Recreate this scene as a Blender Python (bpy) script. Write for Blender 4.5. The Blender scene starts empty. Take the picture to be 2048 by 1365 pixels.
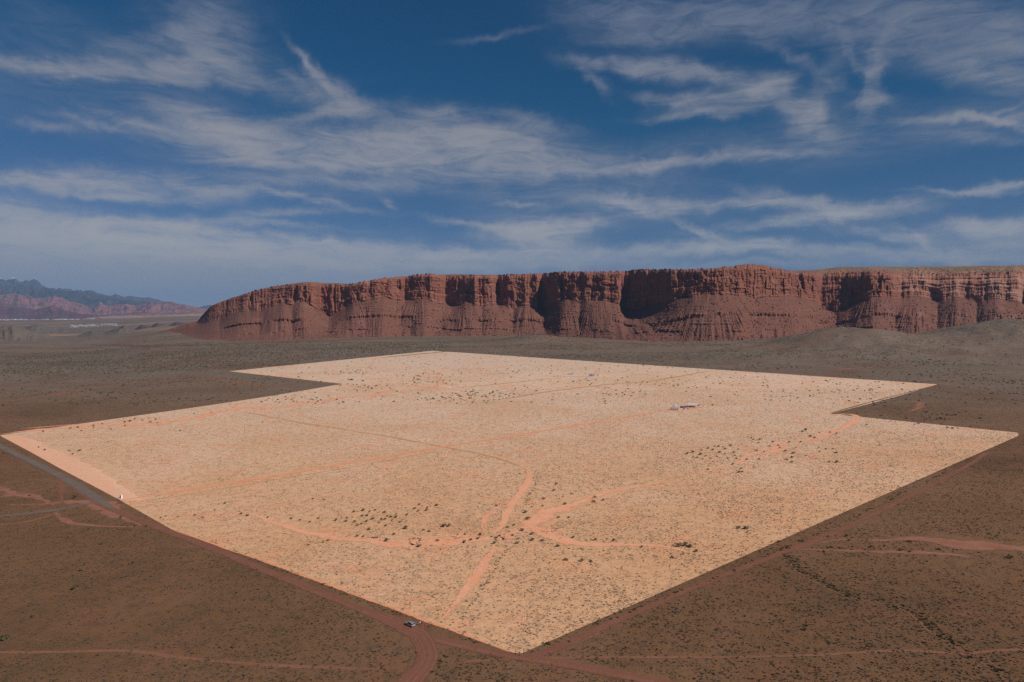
import bpy, bmesh, math, random
import numpy as np
from mathutils import Vector, Matrix, Quaternion

random.seed(7)
rng = np.random.default_rng(11)
R = math.radians
scene = bpy.context.scene
COL = scene.collection

# ------------------------------------------------------------------ camera
F_PX, PW, PH, HOR = 1365.0, 2048.0, 1365.0, 640.0
HC = 120.0
PITCH = math.atan((PH / 2 - HOR) / F_PX)
cam_d = bpy.data.cameras.new('camera')
cam_d.sensor_width = 36.0
cam_d.lens = 36.0 * F_PX / PW
cam_d.clip_start = 1.0
cam_d.clip_end = 60000.0
cam = bpy.data.objects.new('camera', cam_d)
COL.objects.link(cam)
cam.location = (0, 0, HC)
cam.rotation_euler = (math.pi / 2 - PITCH, 0, 0)
scene.camera = cam

# ------------------------------------------------------------------ sun, exposure
SUN_EL, SUN_S = R(40), R(30)          # sun stands beyond the frame edge on +X, a little behind the camera
SUN = Vector((math.cos(SUN_EL) * math.cos(SUN_S), -math.cos(SUN_EL) * math.sin(SUN_S), math.sin(SUN_EL)))
ld = bpy.data.lights.new('sun', 'SUN')
ld.energy = 4.0
ld.angle = R(0.5)
ld.color = (1.0, 0.94, 0.86)
lo = bpy.data.objects.new('sun', ld)
COL.objects.link(lo)
lo.rotation_euler = SUN.to_track_quat('Z', 'Y').to_euler()
lo.location = (200, -100, 400)
vs = scene.view_settings
vs.view_transform = 'Standard'
vs.look = 'None'
vs.exposure = 0.0
vs.gamma = 1.0
vs.use_curve_mapping = False
scene.cycles.max_bounces = 3
scene.cycles.diffuse_bounces = 1
scene.cycles.glossy_bounces = 1
scene.cycles.volume_bounces = 0
scene.cycles.use_denoising = False
scene.cycles.use_adaptive_sampling = True
scene.cycles.adaptive_threshold = 0.012
scene.cycles.adaptive_min_samples = 8
try:
    scene.cycles.denoising_prefilter = 'ACCURATE'
except Exception:
    pass

# ------------------------------------------------------------------ node helper
class NT:
    def __init__(s, tree):
        s.t = tree; s.n = tree.nodes; s.l = tree.links
    def new(s, kind, **kw):
        n = s.n.new(kind)
        for k, v in kw.items():
            setattr(n, k, v)
        return n
    def put(s, sock, v):
        if hasattr(v, 'is_output') or isinstance(v, bpy.types.NodeSocket):
            s.l.new(v, sock)
        elif isinstance(v, (tuple, list)) and len(v) == 3 and sock.type == 'RGBA':
            sock.default_value = (*v, 1)
        else:
            sock.default_value = v
    def math(s, op, a, b=None, c=None, clamp=False):
        n = s.new('ShaderNodeMath', operation=op); n.use_clamp = clamp
        for i, v in enumerate((a, b, c)):
            if v is not None:
                s.put(n.inputs[i], v)
        return n.outputs[0]
    def vmath(s, op, a, b=None, scale=None):
        n = s.new('ShaderNodeVectorMath', operation=op)
        s.put(n.inputs[0], a)
        if b is not None: s.put(n.inputs[1], b)
        if scale is not None: s.put(n.inputs['Scale'], scale)
        return n.outputs[0]
    def noise(s, vec, scale, detail=4, rough=0.55, dist=0.0, dims='3D'):
        n = s.new('ShaderNodeTexNoise', noise_dimensions=dims)
        s.put(n.inputs['Vector'], vec); n.inputs['Scale'].default_value = scale
        n.inputs['Detail'].default_value = detail; n.inputs['Roughness'].default_value = rough
        n.inputs['Distortion'].default_value = dist
        return n.outputs[0]
    def mix(s, f, a, b, blend='MIX'):
        n = s.new('ShaderNodeMix', data_type='RGBA', blend_type=blend)
        s.put(n.inputs[0], f); s.put(n.inputs[6], a); s.put(n.inputs[7], b)
        return n.outputs[2]
    def step(s, v, lo, hi, a=0.0, b=1.0):
        n = s.new('ShaderNodeMapRange', interpolation_type='SMOOTHSTEP')
        s.put(n.inputs[0], v); n.inputs[1].default_value = lo; n.inputs[2].default_value = hi
        n.inputs[3].default_value = a; n.inputs[4].default_value = b
        return n.outputs[0]
    def ramp(s, v, stops):
        n = s.new('ShaderNodeValToRGB')
        e = n.color_ramp.elements
        while len(e) < len(stops): e.new(0.5)
        for el, (p, c) in zip(e, stops):
            el.position = p; el.color = (*c, 1)
        s.put(n.inputs[0], v)
        return n.outputs[0]
    def mapping(s, vec, loc=(0, 0, 0), rot=(0, 0, 0), scale=(1, 1, 1), kind='POINT'):
        n = s.new('ShaderNodeMapping', vector_type=kind)
        s.put(n.inputs[0], vec)
        n.inputs[1].default_value = loc; n.inputs[2].default_value = rot; n.inputs[3].default_value = scale
        return n.outputs[0]

# ------------------------------------------------------------------ sky (Nishita + cirrus in azimuth / elevation)
def px_dir(px, py):
    rx, ry = (px - PW / 2) / F_PX, -(py - PH / 2) / F_PX
    c, s_ = math.cos(PITCH), math.sin(PITCH)
    d = Vector((rx, c + ry * s_, -s_ + ry * c))
    return d.normalized()

def px_azel(px, py):
    d = px_dir(px, py)
    return math.atan2(d.x, d.y), math.asin(d.z)

world = bpy.data.worlds.new('World')
world.use_nodes = True
W = NT(world.node_tree)
W.n.clear()
sky = W.new('ShaderNodeTexSky', sky_type='NISHITA')
sky.sun_disc = False
sky.sun_elevation = SUN_EL
sky.sun_rotation = math.atan2(SUN.x, SUN.y)
sky.altitude = 1500
sky.air_density = 1.0
sky.dust_density = 0.2
sky.ozone_density = 5.0
tc = W.new('ShaderNodeTexCoord')
sep = W.new('ShaderNodeSeparateXYZ')
W.l.new(tc.outputs['Generated'], sep.inputs[0])
az = W.math('ARCTAN2', sep.outputs[0], sep.outputs[1])
el = W.math('ARCSINE', sep.outputs[2])
cmb = W.new('ShaderNodeCombineXYZ')
W.put(cmb.inputs[0], az); W.put(cmb.inputs[1], el); cmb.inputs[2].default_value = 1.0
P0 = cmb.outputs[0]
def warp(vec, scale, amt, off):
    n = W.new('ShaderNodeTexNoise', noise_dimensions='2D')
    W.put(n.inputs['Vector'], W.vmath('ADD', vec, off)); n.inputs['Scale'].default_value = scale
    n.inputs['Detail'].default_value = 3; n.inputs['Roughness'].default_value = 0.6
    v = W.vmath('SUBTRACT', n.outputs['Color'], (0.5, 0.5, 0.5))
    return W.vmath('ADD', vec, W.vmath('MULTIPLY', v, amt))
P1 = warp(P0, 6.0, (0.050, 0.022, 0), (3.1, 1.7, 0))
P2 = warp(P1, 26.0, (0.040, 0.018, 0), (0.3, 5.2, 0))
# strokes: px, py, half length px, half width px, angle deg (image, + rises to the right), bend, amplitude
STROKES = [
    # upper left plume and comma
    (400, 30, 75, 60, 30, 0, .34), (330, 75, 130, 18, 12, 0, .30), (130, 134, 130, 11, -2, 0, .55), (300, 132, 140, 17, 5, 0, .70), (410, 120, 70, 26, 12, 0, .55), (330, 155, 230, 10, -3, 0, .30),
    (490, 150, 90, 17, -26, 0, .42), (430, 90, 60, 40, -40, 0, .18), (615, 128, 46, 7, -48, 0, .75), (650, 160, 50, 11, -44, 0, .60), (700, 205, 55, 17, -38, 0, .55), (640, 195, 80, 24, -30, 0, .30), (590, 160, 60, 9, -40, 0, .22), (640, 232, 120, 10, 8, 0, .36),
    # the long central bank
    (110, 255, 60, 8, -8, 0, .3), (230, 258, 70, 8, -14, 0, .42), (320, 262, 90, 13, -20, 0, .55), (420, 250, 90, 22, -16, 0, .60), (480, 285, 90, 30, -26, 0, .62), (560, 290, 120, 24, -6, 0, .42),
    (740, 290, 140, 24, 4, 0, .62), (870, 240, 85, 18, -3, 0, .50), (900, 285, 150, 28, 0, 0, .80), (1010, 300, 120, 30, -14, 0, .50), (800, 325, 220, 15, 2, 0, .55), (560, 325, 170, 16, -4, 0, .34), (1060, 245, 70, 13, -12, 0, .3),
    (1080, 330, 130, 16, 2, 0, .42), (1290, 330, 160, 9, 9, 0, .48), (1480, 312, 190, 8, 4, 0, .38), (600, 365, 210, 11, -3, 0, .28), (1000, 352, 280, 13, 3, 0, .24),
    # upper right sheets
    (1220, 22, 100, 24, -2, 0, .42), (1400, 30, 180, 34, 4, 0, .42), (1330, 66, 150, 12, 6, 0, .34), (1640, 40, 180, 30, 2, 0, .34), (1830, 40, 150, 50, -14, 0, .36), (2010, 70, 110, 40, -20, 0, .48), (990, 72, 75, 5, 8, 0, .24),
    (1170, 124, 50, 8, -8, 0, .42), (1270, 130, 90, 12, -6, 0, .62), (1360, 140, 90, 17, -8, 0, .50), (1430, 150, 80, 12, -20, 0, .40), (1195, 160, 34, 8, -40, 0, .34), (1340, 195, 70, 9, -8, 0, .38), (1420, 205, 90, 18, 8, 0, .36), (1390, 232, 90, 7, 4, 0, .36),
    (1525, 182, 46, 17, 24, 0, .70), (1560, 205, 80, 22, -28, 0, .46), (1640, 240, 70, 26, -36, 0, .36), (1650, 180, 90, 24, 60, 0, .22), (1762, 150, 70, 16, 78, 0, .42), (1755, 205, 36, 10, 4, 0, .40), (1720, 110, 60, 10, -50, 0, .24), (1590, 120, 110, 10, -28, 0, .2),
    (1930, 135, 120, 22, -12, 0, .30), (1990, 165, 90, 16, -4, 0, .26), (1930, 242, 90, 7, 3, 0, .62), (2010, 250, 60, 6, -10, 0, .45), (1995, 228, 26, 6, 34, 0, .30), (1970, 278, 70, 9, -4, 0, .22),
    # left middle
    (60, 355, 110, 13, -3, 0, .55), (190, 358, 120, 18, -2, 0, .60), (330, 372, 130, 18, -8, 0, .50), (240, 390, 140, 9, -6, 0, .45), (620, 398, 110, 6, -10, 0, .40), (470, 385, 130, 9, -3, 0, .26),
    (40, 420, 160, 24, -12, 0, .55), (330, 446, 100, 10, -1, 0, .75), (420, 458, 80, 7, -8, 0, .50), (230, 452, 110, 12, 0, 0, .45), (560, 428, 120, 7, 3, 0, .32), (540, 448, 150, 6, -4, 0, .26),
    (120, 480, 300, 36, -2, 0, 1.0), (420, 500, 260, 28, -4, 0, .85), (300, 520, 500, 30, 0, 0, .5), (760, 500, 190, 13, -4, 0, .52), (650, 486, 36, 4, -3, 0, .5), (690, 525, 260, 14, -2, 0, .5), (150, 560, 420, 40, 0, 0, .72), (620, 560, 320, 24, 0, 0, .50),
    # low banks
    (778, 404, 16, 6, -22, 0, .60), (1060, 465, 80, 18, 2, 0, .80), (1140, 458, 60, 16, 8, 0, .70), (1090, 490, 60, 14, 0, 0, .60), (950, 448, 80, 6, -8, 0, .42), (960, 512, 220, 9, 2, 0, .62), (1140, 518, 150, 12, 3, 0, .68), (1000, 535, 300, 12, 0, 0, .50),
    (1230, 402, 70, 10, -2, 0, .70), (1320, 412, 70, 14, 2, 0, .66), (1390, 455, 55, 6, -24, 0, .55), (1040, 412, 34, 5, -8, 0, .42), (1480, 405, 110, 9, 2, 0, .42), (1610, 408, 90, 13, -14, 0, .62), (1720, 425, 120, 14, 6, 0, .48), (1590, 440, 170, 9, 6, 0, .42),
    (1380, 497, 120, 12, 2, 0, .62), (1480, 490, 90, 13, 0, 0, .55), (1600, 505, 130, 9, -2, 0, .52), (1780, 475, 90, 11, -8, 0, .45), (1860, 495, 70, 9, -28, 0, .42), (1760, 506, 160, 8, -4, 0, .42), (1960, 455, 90, 15, 4, 0, .72), (2030, 462, 60, 18, 0, 0, .60), (1990, 372, 80, 7, 8, 0, .55), (1910, 382, 90, 4, 0, 0, .26),
    (1940, 515, 200, 13, 0, 0, .58), (1480, 528, 260, 8, 0, 0, .30), (2000, 490, 120, 16, -4, 0, .4),
]
def stroke_sum(strokes):
    acc = None
    PS = P2
    for si, (sx, sy, sl, sw, ang, bend, amp) in enumerate(strokes):
        if si and si % 20 == 0:                  # keeps the shader's working set small
            PS = W.vmath('ADD', P2, W.math('MULTIPLY', acc, 1e-8))
        a0, e0 = px_azel(sx, sy)
        a1, e1 = px_azel(sx + 20, sy - 20 * math.tan(R(ang)))
        th = math.atan2(e1 - e0, a1 - a0)
        k = math.cos(a0) / F_PX
        L_, W_ = sl * k * 1.0, sw * k * 1.12
        ct, st_ = math.cos(th), math.sin(th)
        d1 = W.new('ShaderNodeVectorMath', operation='DOT_PRODUCT')
        W.l.new(PS, d1.inputs[0]); d1.inputs[1].default_value = (ct / L_, st_ / L_, -(a0 * ct + e0 * st_) / L_)
        d2 = W.new('ShaderNodeVectorMath', operation='DOT_PRODUCT')
        W.l.new(PS, d2.inputs[0]); d2.inputs[1].default_value = (-st_ / W_, ct / W_, -(-a0 * st_ + e0 * ct) / W_)
        xi, et = d1.outputs['Value'], d2.outputs['Value']
        g = W.math('POWER', 0.33, W.math('MULTIPLY_ADD', et, et, W.math('MULTIPLY', xi, xi)))
        acc = W.math('MULTIPLY', g, amp * 1.2) if acc is None else W.math('MULTIPLY_ADD', g, amp * 1.2, acc)
    return acc
# fibres: long thin filaments, drawn out along the wind, and billows
fib = W.noise(W.mapping(P1, scale=(10, 44, 1), rot=(0, 0, R(-8))), 1.0, 7, 0.60, 0.8, '2D')
fib2 = W.noise(W.mapping(P1, scale=(15, 60, 1), rot=(0, 0, R(48))), 1.0, 6, 0.62, 1.0, '2D')
tex = W.math('MULTIPLY_ADD', fib2, 0.42, W.math('MULTIPLY', fib, 0.58))
tex = W.step(tex, 0.28, 0.76)
# the same kind of thin cirrus everywhere in the sky
cover = W.step(W.noise(W.mapping(P0, scale=(1.6, 5.0, 1), loc=(2.3, 0.4, 0)), 1.0, 2, 0.55, 0.0, '2D'), 0.52, 0.80)
cover = W.math('MULTIPLY', cover, 0.16)
lowf = W.step(el, 0.02, 0.16)                    # near the horizon the layers pile up and look smoother
gain = W.math('MULTIPLY_ADD', tex, W.math('MULTIPLY_ADD', lowf, 0.95, 0.45), W.math('MULTIPLY_ADD', lowf, -0.30, 0.60))
hfade = W.step(el, -0.02, 0.02)
sk = W.vmath('SUBTRACT', W.vmath('MULTIPLY', sky.outputs[0], (0.78, 0.68, 0.86)), (0.86, 0.10, 0.0))
sk = W.vmath('MAXIMUM', sk, (0.03, 0.05, 0.08))
elr = W.math('MULTIPLY', el, 2.0)                 # clouds: dim veil on the horizon, bright low banks, bluer high up
cloud_col = W.ramp(elr, [(0.0, (.38, .43, .51)), (.10, (.54, .57, .62)), (.20, (.76, .77, .79)), (.40, (.61, .62, .68)), (.55, (.56, .57, .63)), (.86, (.30, .37, .54))])
cloud_col = W.vmath('SCALE', cloud_col, scale=10.0)
def sky_shader(strokes):
    tot = W.math('ADD', cover, stroke_sum(strokes)) if strokes else cover
    dens = W.math('SUBTRACT', 1.0, W.math('POWER', 0.26, W.math('MULTIPLY', tot, gain)))
    dens = W.math('MULTIPLY', dens, hfade)
    bg = W.new('ShaderNodeBackground'); bg.inputs['Strength'].default_value = 0.05
    W.l.new(W.mix(dens, sk, cloud_col), bg.inputs['Color'])
    return bg.outputs[0]
def shader_mix(f, a, b):
    n = W.new('ShaderNodeMixShader'); W.put(n.inputs[0], f); W.l.new(a, n.inputs[1]); W.l.new(b, n.inputs[2])
    return n.outputs[0]
# the cloud strokes are summed in three bands of elevation (each band holds every stroke that reaches into it),
# so that no direction has to evaluate them all
def reach(st):
    e0 = px_azel(st[0], st[1])[1]; k = 1 / F_PX
    h = (abs(math.sin(R(st[4]))) * st[2] + abs(math.cos(R(st[4]))) * st[3]) * k * 2.3 + .025
    return e0 - h, e0 + h
B1, B2 = .150, .275
band = lambda lo_, hi_: [q for q in STROKES if reach(q)[0] < hi_ and reach(q)[1] > lo_]
lowest, middle, upper = sky_shader(band(-1, B1)), sky_shader(band(B1, B2)), sky_shader(band(B2, 2))
view = shader_mix(W.math('GREATER_THAN', el, B1), lowest, shader_mix(W.math('GREATER_THAN', el, B2), middle, upper))
inside = W.math('MULTIPLY', W.math('LESS_THAN', W.math('ABSOLUTE', az), 1.25), W.math('LESS_THAN', W.math('ABSOLUTE', el), .80))
wo = W.new('ShaderNodeOutputWorld')
W.l.new(shader_mix(inside, sky_shader([]), view), wo.inputs[0])
world.cycles.sampling_method = 'NONE'
scene.world = world

# ------------------------------------------------------------------ numpy noise
def _hash(ix, iy, seed):
    h = (ix.astype(np.int64) * 374761393 + iy.astype(np.int64) * 668265263 + seed * 1442695041) & 0x7fffffff
    h = ((h ^ (h >> 13)) * 1274126177) & 0x7fffffff
    return (h ^ (h >> 16)) & 0x7fffffff

def perlin(x, y, seed=0):
    x, y = np.broadcast_arrays(np.asarray(x, float), np.asarray(y, float))
    ix, iy = np.floor(x), np.floor(y)
    fx, fy = x - ix, y - iy
    ux, uy = fx * fx * fx * (fx * (fx * 6 - 15) + 10), fy * fy * fy * (fy * (fy * 6 - 15) + 10)
    out = []
    for dy in (0, 1):
        for dx in (0, 1):
            a = _hash(ix + dx, iy + dy, seed) / 0x7fffffff * 2 * np.pi
            out.append(np.cos(a) * (fx - dx) + np.sin(a) * (fy - dy))
    a = out[0] + (out[1] - out[0]) * ux
    b = out[2] + (out[3] - out[2]) * ux
    return (a + (b - a) * uy) * 1.5

def fbm(x, y, seed=0, octv=4, gain=0.5):
    v, a = 0.0, 1.0
    for i in range(octv):
        v = v + a * perlin(x * 2 ** i, y * 2 ** i, seed + i * 17); a *= gain
    return v

def ridged(x, y, seed=0, octv=3, gain=0.5):
    v, a = 0.0, 1.0
    for i in range(octv):
        v = v + a * (1 - 2 * np.abs(perlin(x * 2 ** i, y * 2 ** i, seed + i * 17))); a *= gain
    return v

def sstep(a, b, x):
    t = np.clip((np.asarray(x, float) - a) / (b - a), 0, 1)
    return t * t * (3 - 2 * t)

# ------------------------------------------------------------------ ground height
def bump(x, y, cx, cy, rx, ry, h, p=1.0):
    q = ((x - cx) / rx) ** 2 + ((y - cy) / ry) ** 2
    return h * np.exp(-q ** p)

def Z(x, y):
    x = np.asarray(x, float); y = np.asarray(y, float)
    x, y = np.broadcast_arrays(x, y)
    t = np.clip(y - 950, 0, 300)
    s = t * t / 600 + np.clip(y - 1250, 0, 1800)          # rise towards the mesa (metres run)
    u = x / np.maximum(y, 1.0)
    k = 0.009 + 0.026 * sstep(-0.66, -0.44, u)
    z = k * s
    hm_ = (y > 1450)
    if hm_.any():
        z = z.copy()
        z[hm_] += Zfar(x[hm_], y[hm_], u[hm_])
    return z

def Zfar(x, y, u):
    w2 = sstep(1500, 1900, y)
    # fan, hillocks at the foot of the mesa
    z = bump(x, y, 85, 2330, 130, 170, 26) + bump(x, y, 1010, 2060, 200, 190, 52) + bump(x, y, 1500, 2120, 210, 210, 66)
    z = z + bump(x, y, 1230, 1980, 320, 150, 14) + bump(x, y, 1850, 1900, 320, 260, 60)
    q = x > 250
    if q.any():
        z[q] += (w2 * sstep(250, 900, x))[q] * (5.0 * ridged(x[q] / 170, y[q] / 150, 5, 4, .6))
    # the plain beyond, towards the valley
    lf = sstep(-0.40, -0.52, u) * sstep(2300, 3000, y)
    q = lf > 0
    if q.any():
        z[q] += lf[q] * (fbm(x[q] / 420, y[q] / 420, 9, 4) * 9)
    q = (y > 2600) & (x < -900)
    if q.any():
        xq, yq = x[q], y[q]
        rd = 1 + 0.35 * ridged(xq / 110, yq / 110, 77, 3)
        a = 0.0
        for (cx, cy, rx, ry, h) in HILLS:
            a = a + bump(xq, yq, cx, cy, rx, ry, h, 0.8)
        z[q] += a * rd * sstep(2600, 3300, yq)
    return z + sstep(5600, 9000, y) * 100

HILLS = ((-3600, 5000, 700, 300, 25), (-2330, 4550, 240, 110, 14), (-4300, 4300, 500, 300, 30))

def rays(px, py):
    px = np.asarray(px, float); py = np.asarray(py, float)
    rx, ry = (px - PW / 2) / F_PX, -(py - PH / 2) / F_PX
    c, s_ = math.cos(PITCH), math.sin(PITCH)
    return rx, c + ry * s_, -s_ + ry * c

def at(px, py):
    """ground point seen at a photo pixel"""
    px = np.atleast_1d(np.asarray(px, float)); py = np.atleast_1d(np.asarray(py, float))
    dx, dy, dz = rays(px, py)
    lo_, hi_ = np.full(px.shape, 60.0), np.full(px.shape, 6000.0)
    # first crossing: coarse march
    ts = np.geomspace(60, 6000, 260)
    hit = np.full(px.shape, 6000.0); prev = np.full(px.shape, 60.0); done = np.zeros(px.shape, bool)
    for i, t in enumerate(ts):
        todo = np.nonzero(~done)[0]
        if len(todo) == 0: break
        new = todo[(HC + dz[todo] * t) < Z(dx[todo] * t, dy[todo] * t)]
        hit[new] = t; prev[new] = ts[max(i - 1, 0)]
        done[new] = True
    lo_, hi_ = prev, hit
    for _ in range(30):
        m = (lo_ + hi_) / 2
        under = (HC + dz * m) < Z(dx * m, dy * m)
        hi_ = np.where(under, m, hi_); lo_ = np.where(under, lo_, m)
    x, y = dx * hi_, dy * hi_
    return np.stack([x, y, Z(x, y)], -1)

def at1(px, py):
    p = at(px, py)[0]
    return Vector((float(p[0]), float(p[1]), float(p[2])))

# ------------------------------------------------------------------ object helpers
def tag(o, label=None, cat=None, group=None, kind=None):
    if label: o['label'] = label
    if cat: o['category'] = cat
    if group: o['group'] = group
    if kind: o['kind'] = kind
    return o

def mesh_np(name, v, faces, mat=None, smooth=False):
    me = bpy.data.meshes.new(name)
    v = np.asarray(v, np.float32); faces = np.asarray(faces, np.int32)
    k = faces.shape[1]
    me.vertices.add(len(v)); me.vertices.foreach_set('co', v.ravel())
    me.loops.add(faces.size); me.loops.foreach_set('vertex_index', faces.ravel())
    me.polygons.add(len(faces))
    me.polygons.foreach_set('loop_start', np.arange(0, faces.size, k, dtype=np.int32))
    me.polygons.foreach_set('loop_total', np.full(len(faces), k, np.int32))
    me.polygons.foreach_set('use_smooth', np.full(len(faces), smooth, bool))
    me.update(calc_edges=True)
    if mat: me.materials.append(mat)
    return me

def link(name, me, parent=None):
    o = bpy.data.objects.new(name, me)
    COL.objects.link(o)
    if parent: o.parent = parent
    return o

def grid_faces(nr, nc):
    i = np.arange(nr * nc).reshape(nr, nc)
    return np.stack([i[:-1, :-1], i[:-1, 1:], i[1:, 1:], i[1:, :-1]], -1).reshape(-1, 4)

def attr(me, name, data):
    a = me.attributes.new(name, 'FLOAT', 'POINT')
    a.data.foreach_set('value', np.asarray(data, np.float32).ravel())

def new_mat(name, rough=0.95, spec=0.2):
    m = bpy.data.materials.new(name); m.use_nodes = True
    t = NT(m.node_tree)
    b = t.n['Principled BSDF']
    b.inputs['Roughness'].default_value = rough
    b.inputs['Specular IOR Level'].default_value = spec
    return m, t, b

def bump_node(t, b, h, dist, strength=1.0):
    n = t.new('ShaderNodeBump'); n.inputs['Strength'].default_value = strength
    n.inputs['Distance'].default_value = dist
    t.put(n.inputs['Height'], h); t.l.new(n.outputs[0], b.inputs['Normal'])

def plain(name, col, rough=0.6, spec=0.4, metal=0.0, var=0.12, scale=3.0):
    m, t, b = new_mat(name, rough, spec)
    tcn = t.new('ShaderNodeTexCoord')
    n = t.noise(tcn.outputs['Object'], scale, 4, 0.6)
    d = tuple(c * (1 - var) for c in col); l = tuple(min(1, c * (1 + var)) for c in col)
    t.put(b.inputs['Base Color'], t.ramp(n, [(0.3, d), (0.7, l)]))
    b.inputs['Metallic'].default_value = metal
    return m

# ------------------------------------------------------------------ materials of the land
def geo_pos(t):
    g = t.new('ShaderNodeNewGeometry')
    return g.outputs['Position']

def ground_material(name, pale):
    m, t, b = new_mat(name, 1.0, 0.05)
    p = geo_pos(t)
    sp = t.new('ShaderNodeSeparateXYZ'); t.l.new(p, sp.inputs[0])
    big = t.noise(p, 0.006, 5, 0.6, 0.6)
    mid = t.noise(p, 0.035, 5, 0.62, 0.3)
    fine = t.noise(p, 0.45, 4, 0.7)
    spk = t.noise(p, 0.16, 3, 0.7)
    if pale:  # highlight over the parcel, mixed into the soil colour
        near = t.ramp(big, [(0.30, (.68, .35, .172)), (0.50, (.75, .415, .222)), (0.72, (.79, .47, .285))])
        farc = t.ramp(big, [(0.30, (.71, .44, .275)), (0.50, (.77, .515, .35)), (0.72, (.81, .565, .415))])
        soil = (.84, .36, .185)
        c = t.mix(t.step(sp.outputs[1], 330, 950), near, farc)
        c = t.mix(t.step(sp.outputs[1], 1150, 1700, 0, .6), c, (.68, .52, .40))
        c = t.mix(t.math('MULTIPLY', t.step(mid, 0.52, 0.68), .60), c, soil)
        c = t.mix(t.step(t.noise(p, .013, 4, .65, .8), .56, .70, 0, .50), c, (.82, .40, .22))
        c = t.mix(t.step(spk, 0.36, 0.56, .42, 0), c, (.40, .235, .13))
        c = t.mix(t.step(fine, 0.52, 0.70, 0, .40), c, (.88, .64, .42))
        c = t.mix(t.step(fine, 0.26, 0.42, .45, 0), c, (.33, .21, .13))
    else:
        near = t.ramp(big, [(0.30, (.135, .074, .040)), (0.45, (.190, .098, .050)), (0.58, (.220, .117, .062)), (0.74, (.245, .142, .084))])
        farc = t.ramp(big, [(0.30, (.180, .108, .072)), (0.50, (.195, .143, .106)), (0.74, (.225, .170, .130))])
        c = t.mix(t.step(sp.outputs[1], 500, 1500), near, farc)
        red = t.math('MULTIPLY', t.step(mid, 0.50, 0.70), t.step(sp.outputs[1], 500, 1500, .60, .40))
        c = t.mix(red, c, (.245, .105, .058))
        c = t.mix(t.step(spk, 0.36, 0.54, .35, 0), c, (.080, .056, .036))
        c = t.mix(t.step(fine, 0.54, 0.74, 0, .35), c, (.25, .175, .12))
        # creosote-covered belts beyond the parcel
        vf = t.noise(t.mapping(p, scale=(.0011, .0045, .002)), 1.0, 4, .6, .3)
        dots = t.noise(p, 0.09, 2, .75)
        belt = t.math('MULTIPLY', t.step(vf, .42, .60), t.step(sp.outputs[1], 1200, 1700))
        c = t.mix(t.math('MULTIPLY', belt, t.step(dots, .50, .58, 0, .75)), c, (.060, .058, .034))
        # the valley floor far off: pale and pink bands of bare clay
        bn = t.noise(t.mapping(p, scale=(.0005, .0022, .001)), 1.0, 5, .6, .5)
        c = t.mix(t.math('MULTIPLY', t.step(bn, .52, .66), t.step(sp.outputs[1], 2000, 3600)), c, (.32, .185, .13))
        c = t.mix(t.math('MULTIPLY', t.step(bn, .46, .36), t.step(sp.outputs[1], 2600, 4200)), c, (.135, .115, .095))
    t.put(b.inputs['Base Color'], c)
    bump_node(t, b, t.math('ADD', t.math('MULTIPLY', spk, .6), t.math('MULTIPLY', fine, .4)), 0.9, 0.6)
    return m

MAT_GROUND = ground_material('desert_scrub_soil', False)
MAT_BRIGHTENED = ground_material('brightened_field_soil', True)  # desert soil brightened to carry the parcel's highlight

def track_material(name, c_lo, c_hi, rut, ruts=True, rough=1.0, edge=.42):
    m, t, b = new_mat(name, rough, 0.05)
    p = geo_pos(t)
    uv = t.new('ShaderNodeUVMap')
    su = t.new('ShaderNodeSeparateXYZ'); t.l.new(uv.outputs[0], su.inputs[0])
    n = t.noise(p, 0.10, 5, 0.6, .4); f = t.noise(p, 0.7, 4, .65)
    c = t.ramp(n, [(0.32, c_lo), (0.68, c_hi)])
    c = t.mix(t.step(f, .34, .55, .35, 0), c, rut)
    if ruts:
        st = t.noise(t.mapping(uv.outputs[0], scale=(14, .012, 1)), 1.0, 3, .6, .2)
        c = t.mix(t.step(st, .42, .60, .5, 0), c, rut)
        c = t.mix(t.step(st, .58, .74, 0, .45), c, tuple(min(.9, q * 1.25) for q in c_hi))
    t.put(b.inputs['Base Color'], c)
    bump_node(t, b, f, 0.4, 0.5)
    if edge:                                       # the soil thins out unevenly towards the sides
        ed = t.math('SUBTRACT', 1.0, t.math('ABSOLUTE', t.math('MULTIPLY_ADD', su.outputs[0], 2.0, -1.0)))
        pn = t.math('MULTIPLY_ADD', t.noise(p, .55, 4, .75), .90, t.math('MULTIPLY', t.noise(p, .06, 2, .5), .35))
        al = t.step(t.math('SUBTRACT', ed, t.math('MULTIPLY', t.math('SUBTRACT', pn, .30), edge * 2.2)), -.04, .10)
        tr = t.new('ShaderNodeBsdfTransparent'); mx = t.new('ShaderNodeMixShader')
        t.put(mx.inputs[0], al); t.l.new(tr.outputs[0], mx.inputs[1]); t.l.new(b.outputs[0], mx.inputs[2])
        t.l.new(mx.outputs[0], t.n['Material Output'].inputs['Surface'])
    return m

MAT_DIRT = track_material('red_dirt_road', (.235, .098, .062), (.285, .128, .085), (.18, .075, .046), edge=.22)
MAT_TRACK = track_material('red_brown_track', (.245, .110, .066), (.29, .135, .085), (.19, .085, .05), False, edge=.2)
MAT_GRAVEL = track_material('grey_gravel_road', (.172, .136, .110), (.215, .174, .144), (.17, .11, .08), edge=.25)
MAT_REDBARE = track_material('bare_red_clay', (.29, .118, .070), (.36, .170, .115), (.22, .092, .055), False)
MAT_PWASH = track_material('brightened_red_sand', (.86, .345, .19), (.90, .43, .26), (.76, .31, .165), False, edge=.52)  # sand and tracks inside the parcel carry its highlight in their colour
MAT_CLAYSPOT = track_material('thin_red_clay', (.21, .098, .055), (.26, .120, .070), (.17, .080, .045), False, edge=.8)
MAT_PNEAR = track_material('brightened_sand_of_the_near_wash', (.86, .375, .205), (.90, .46, .275), (.76, .34, .19), False, edge=.72)
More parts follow.
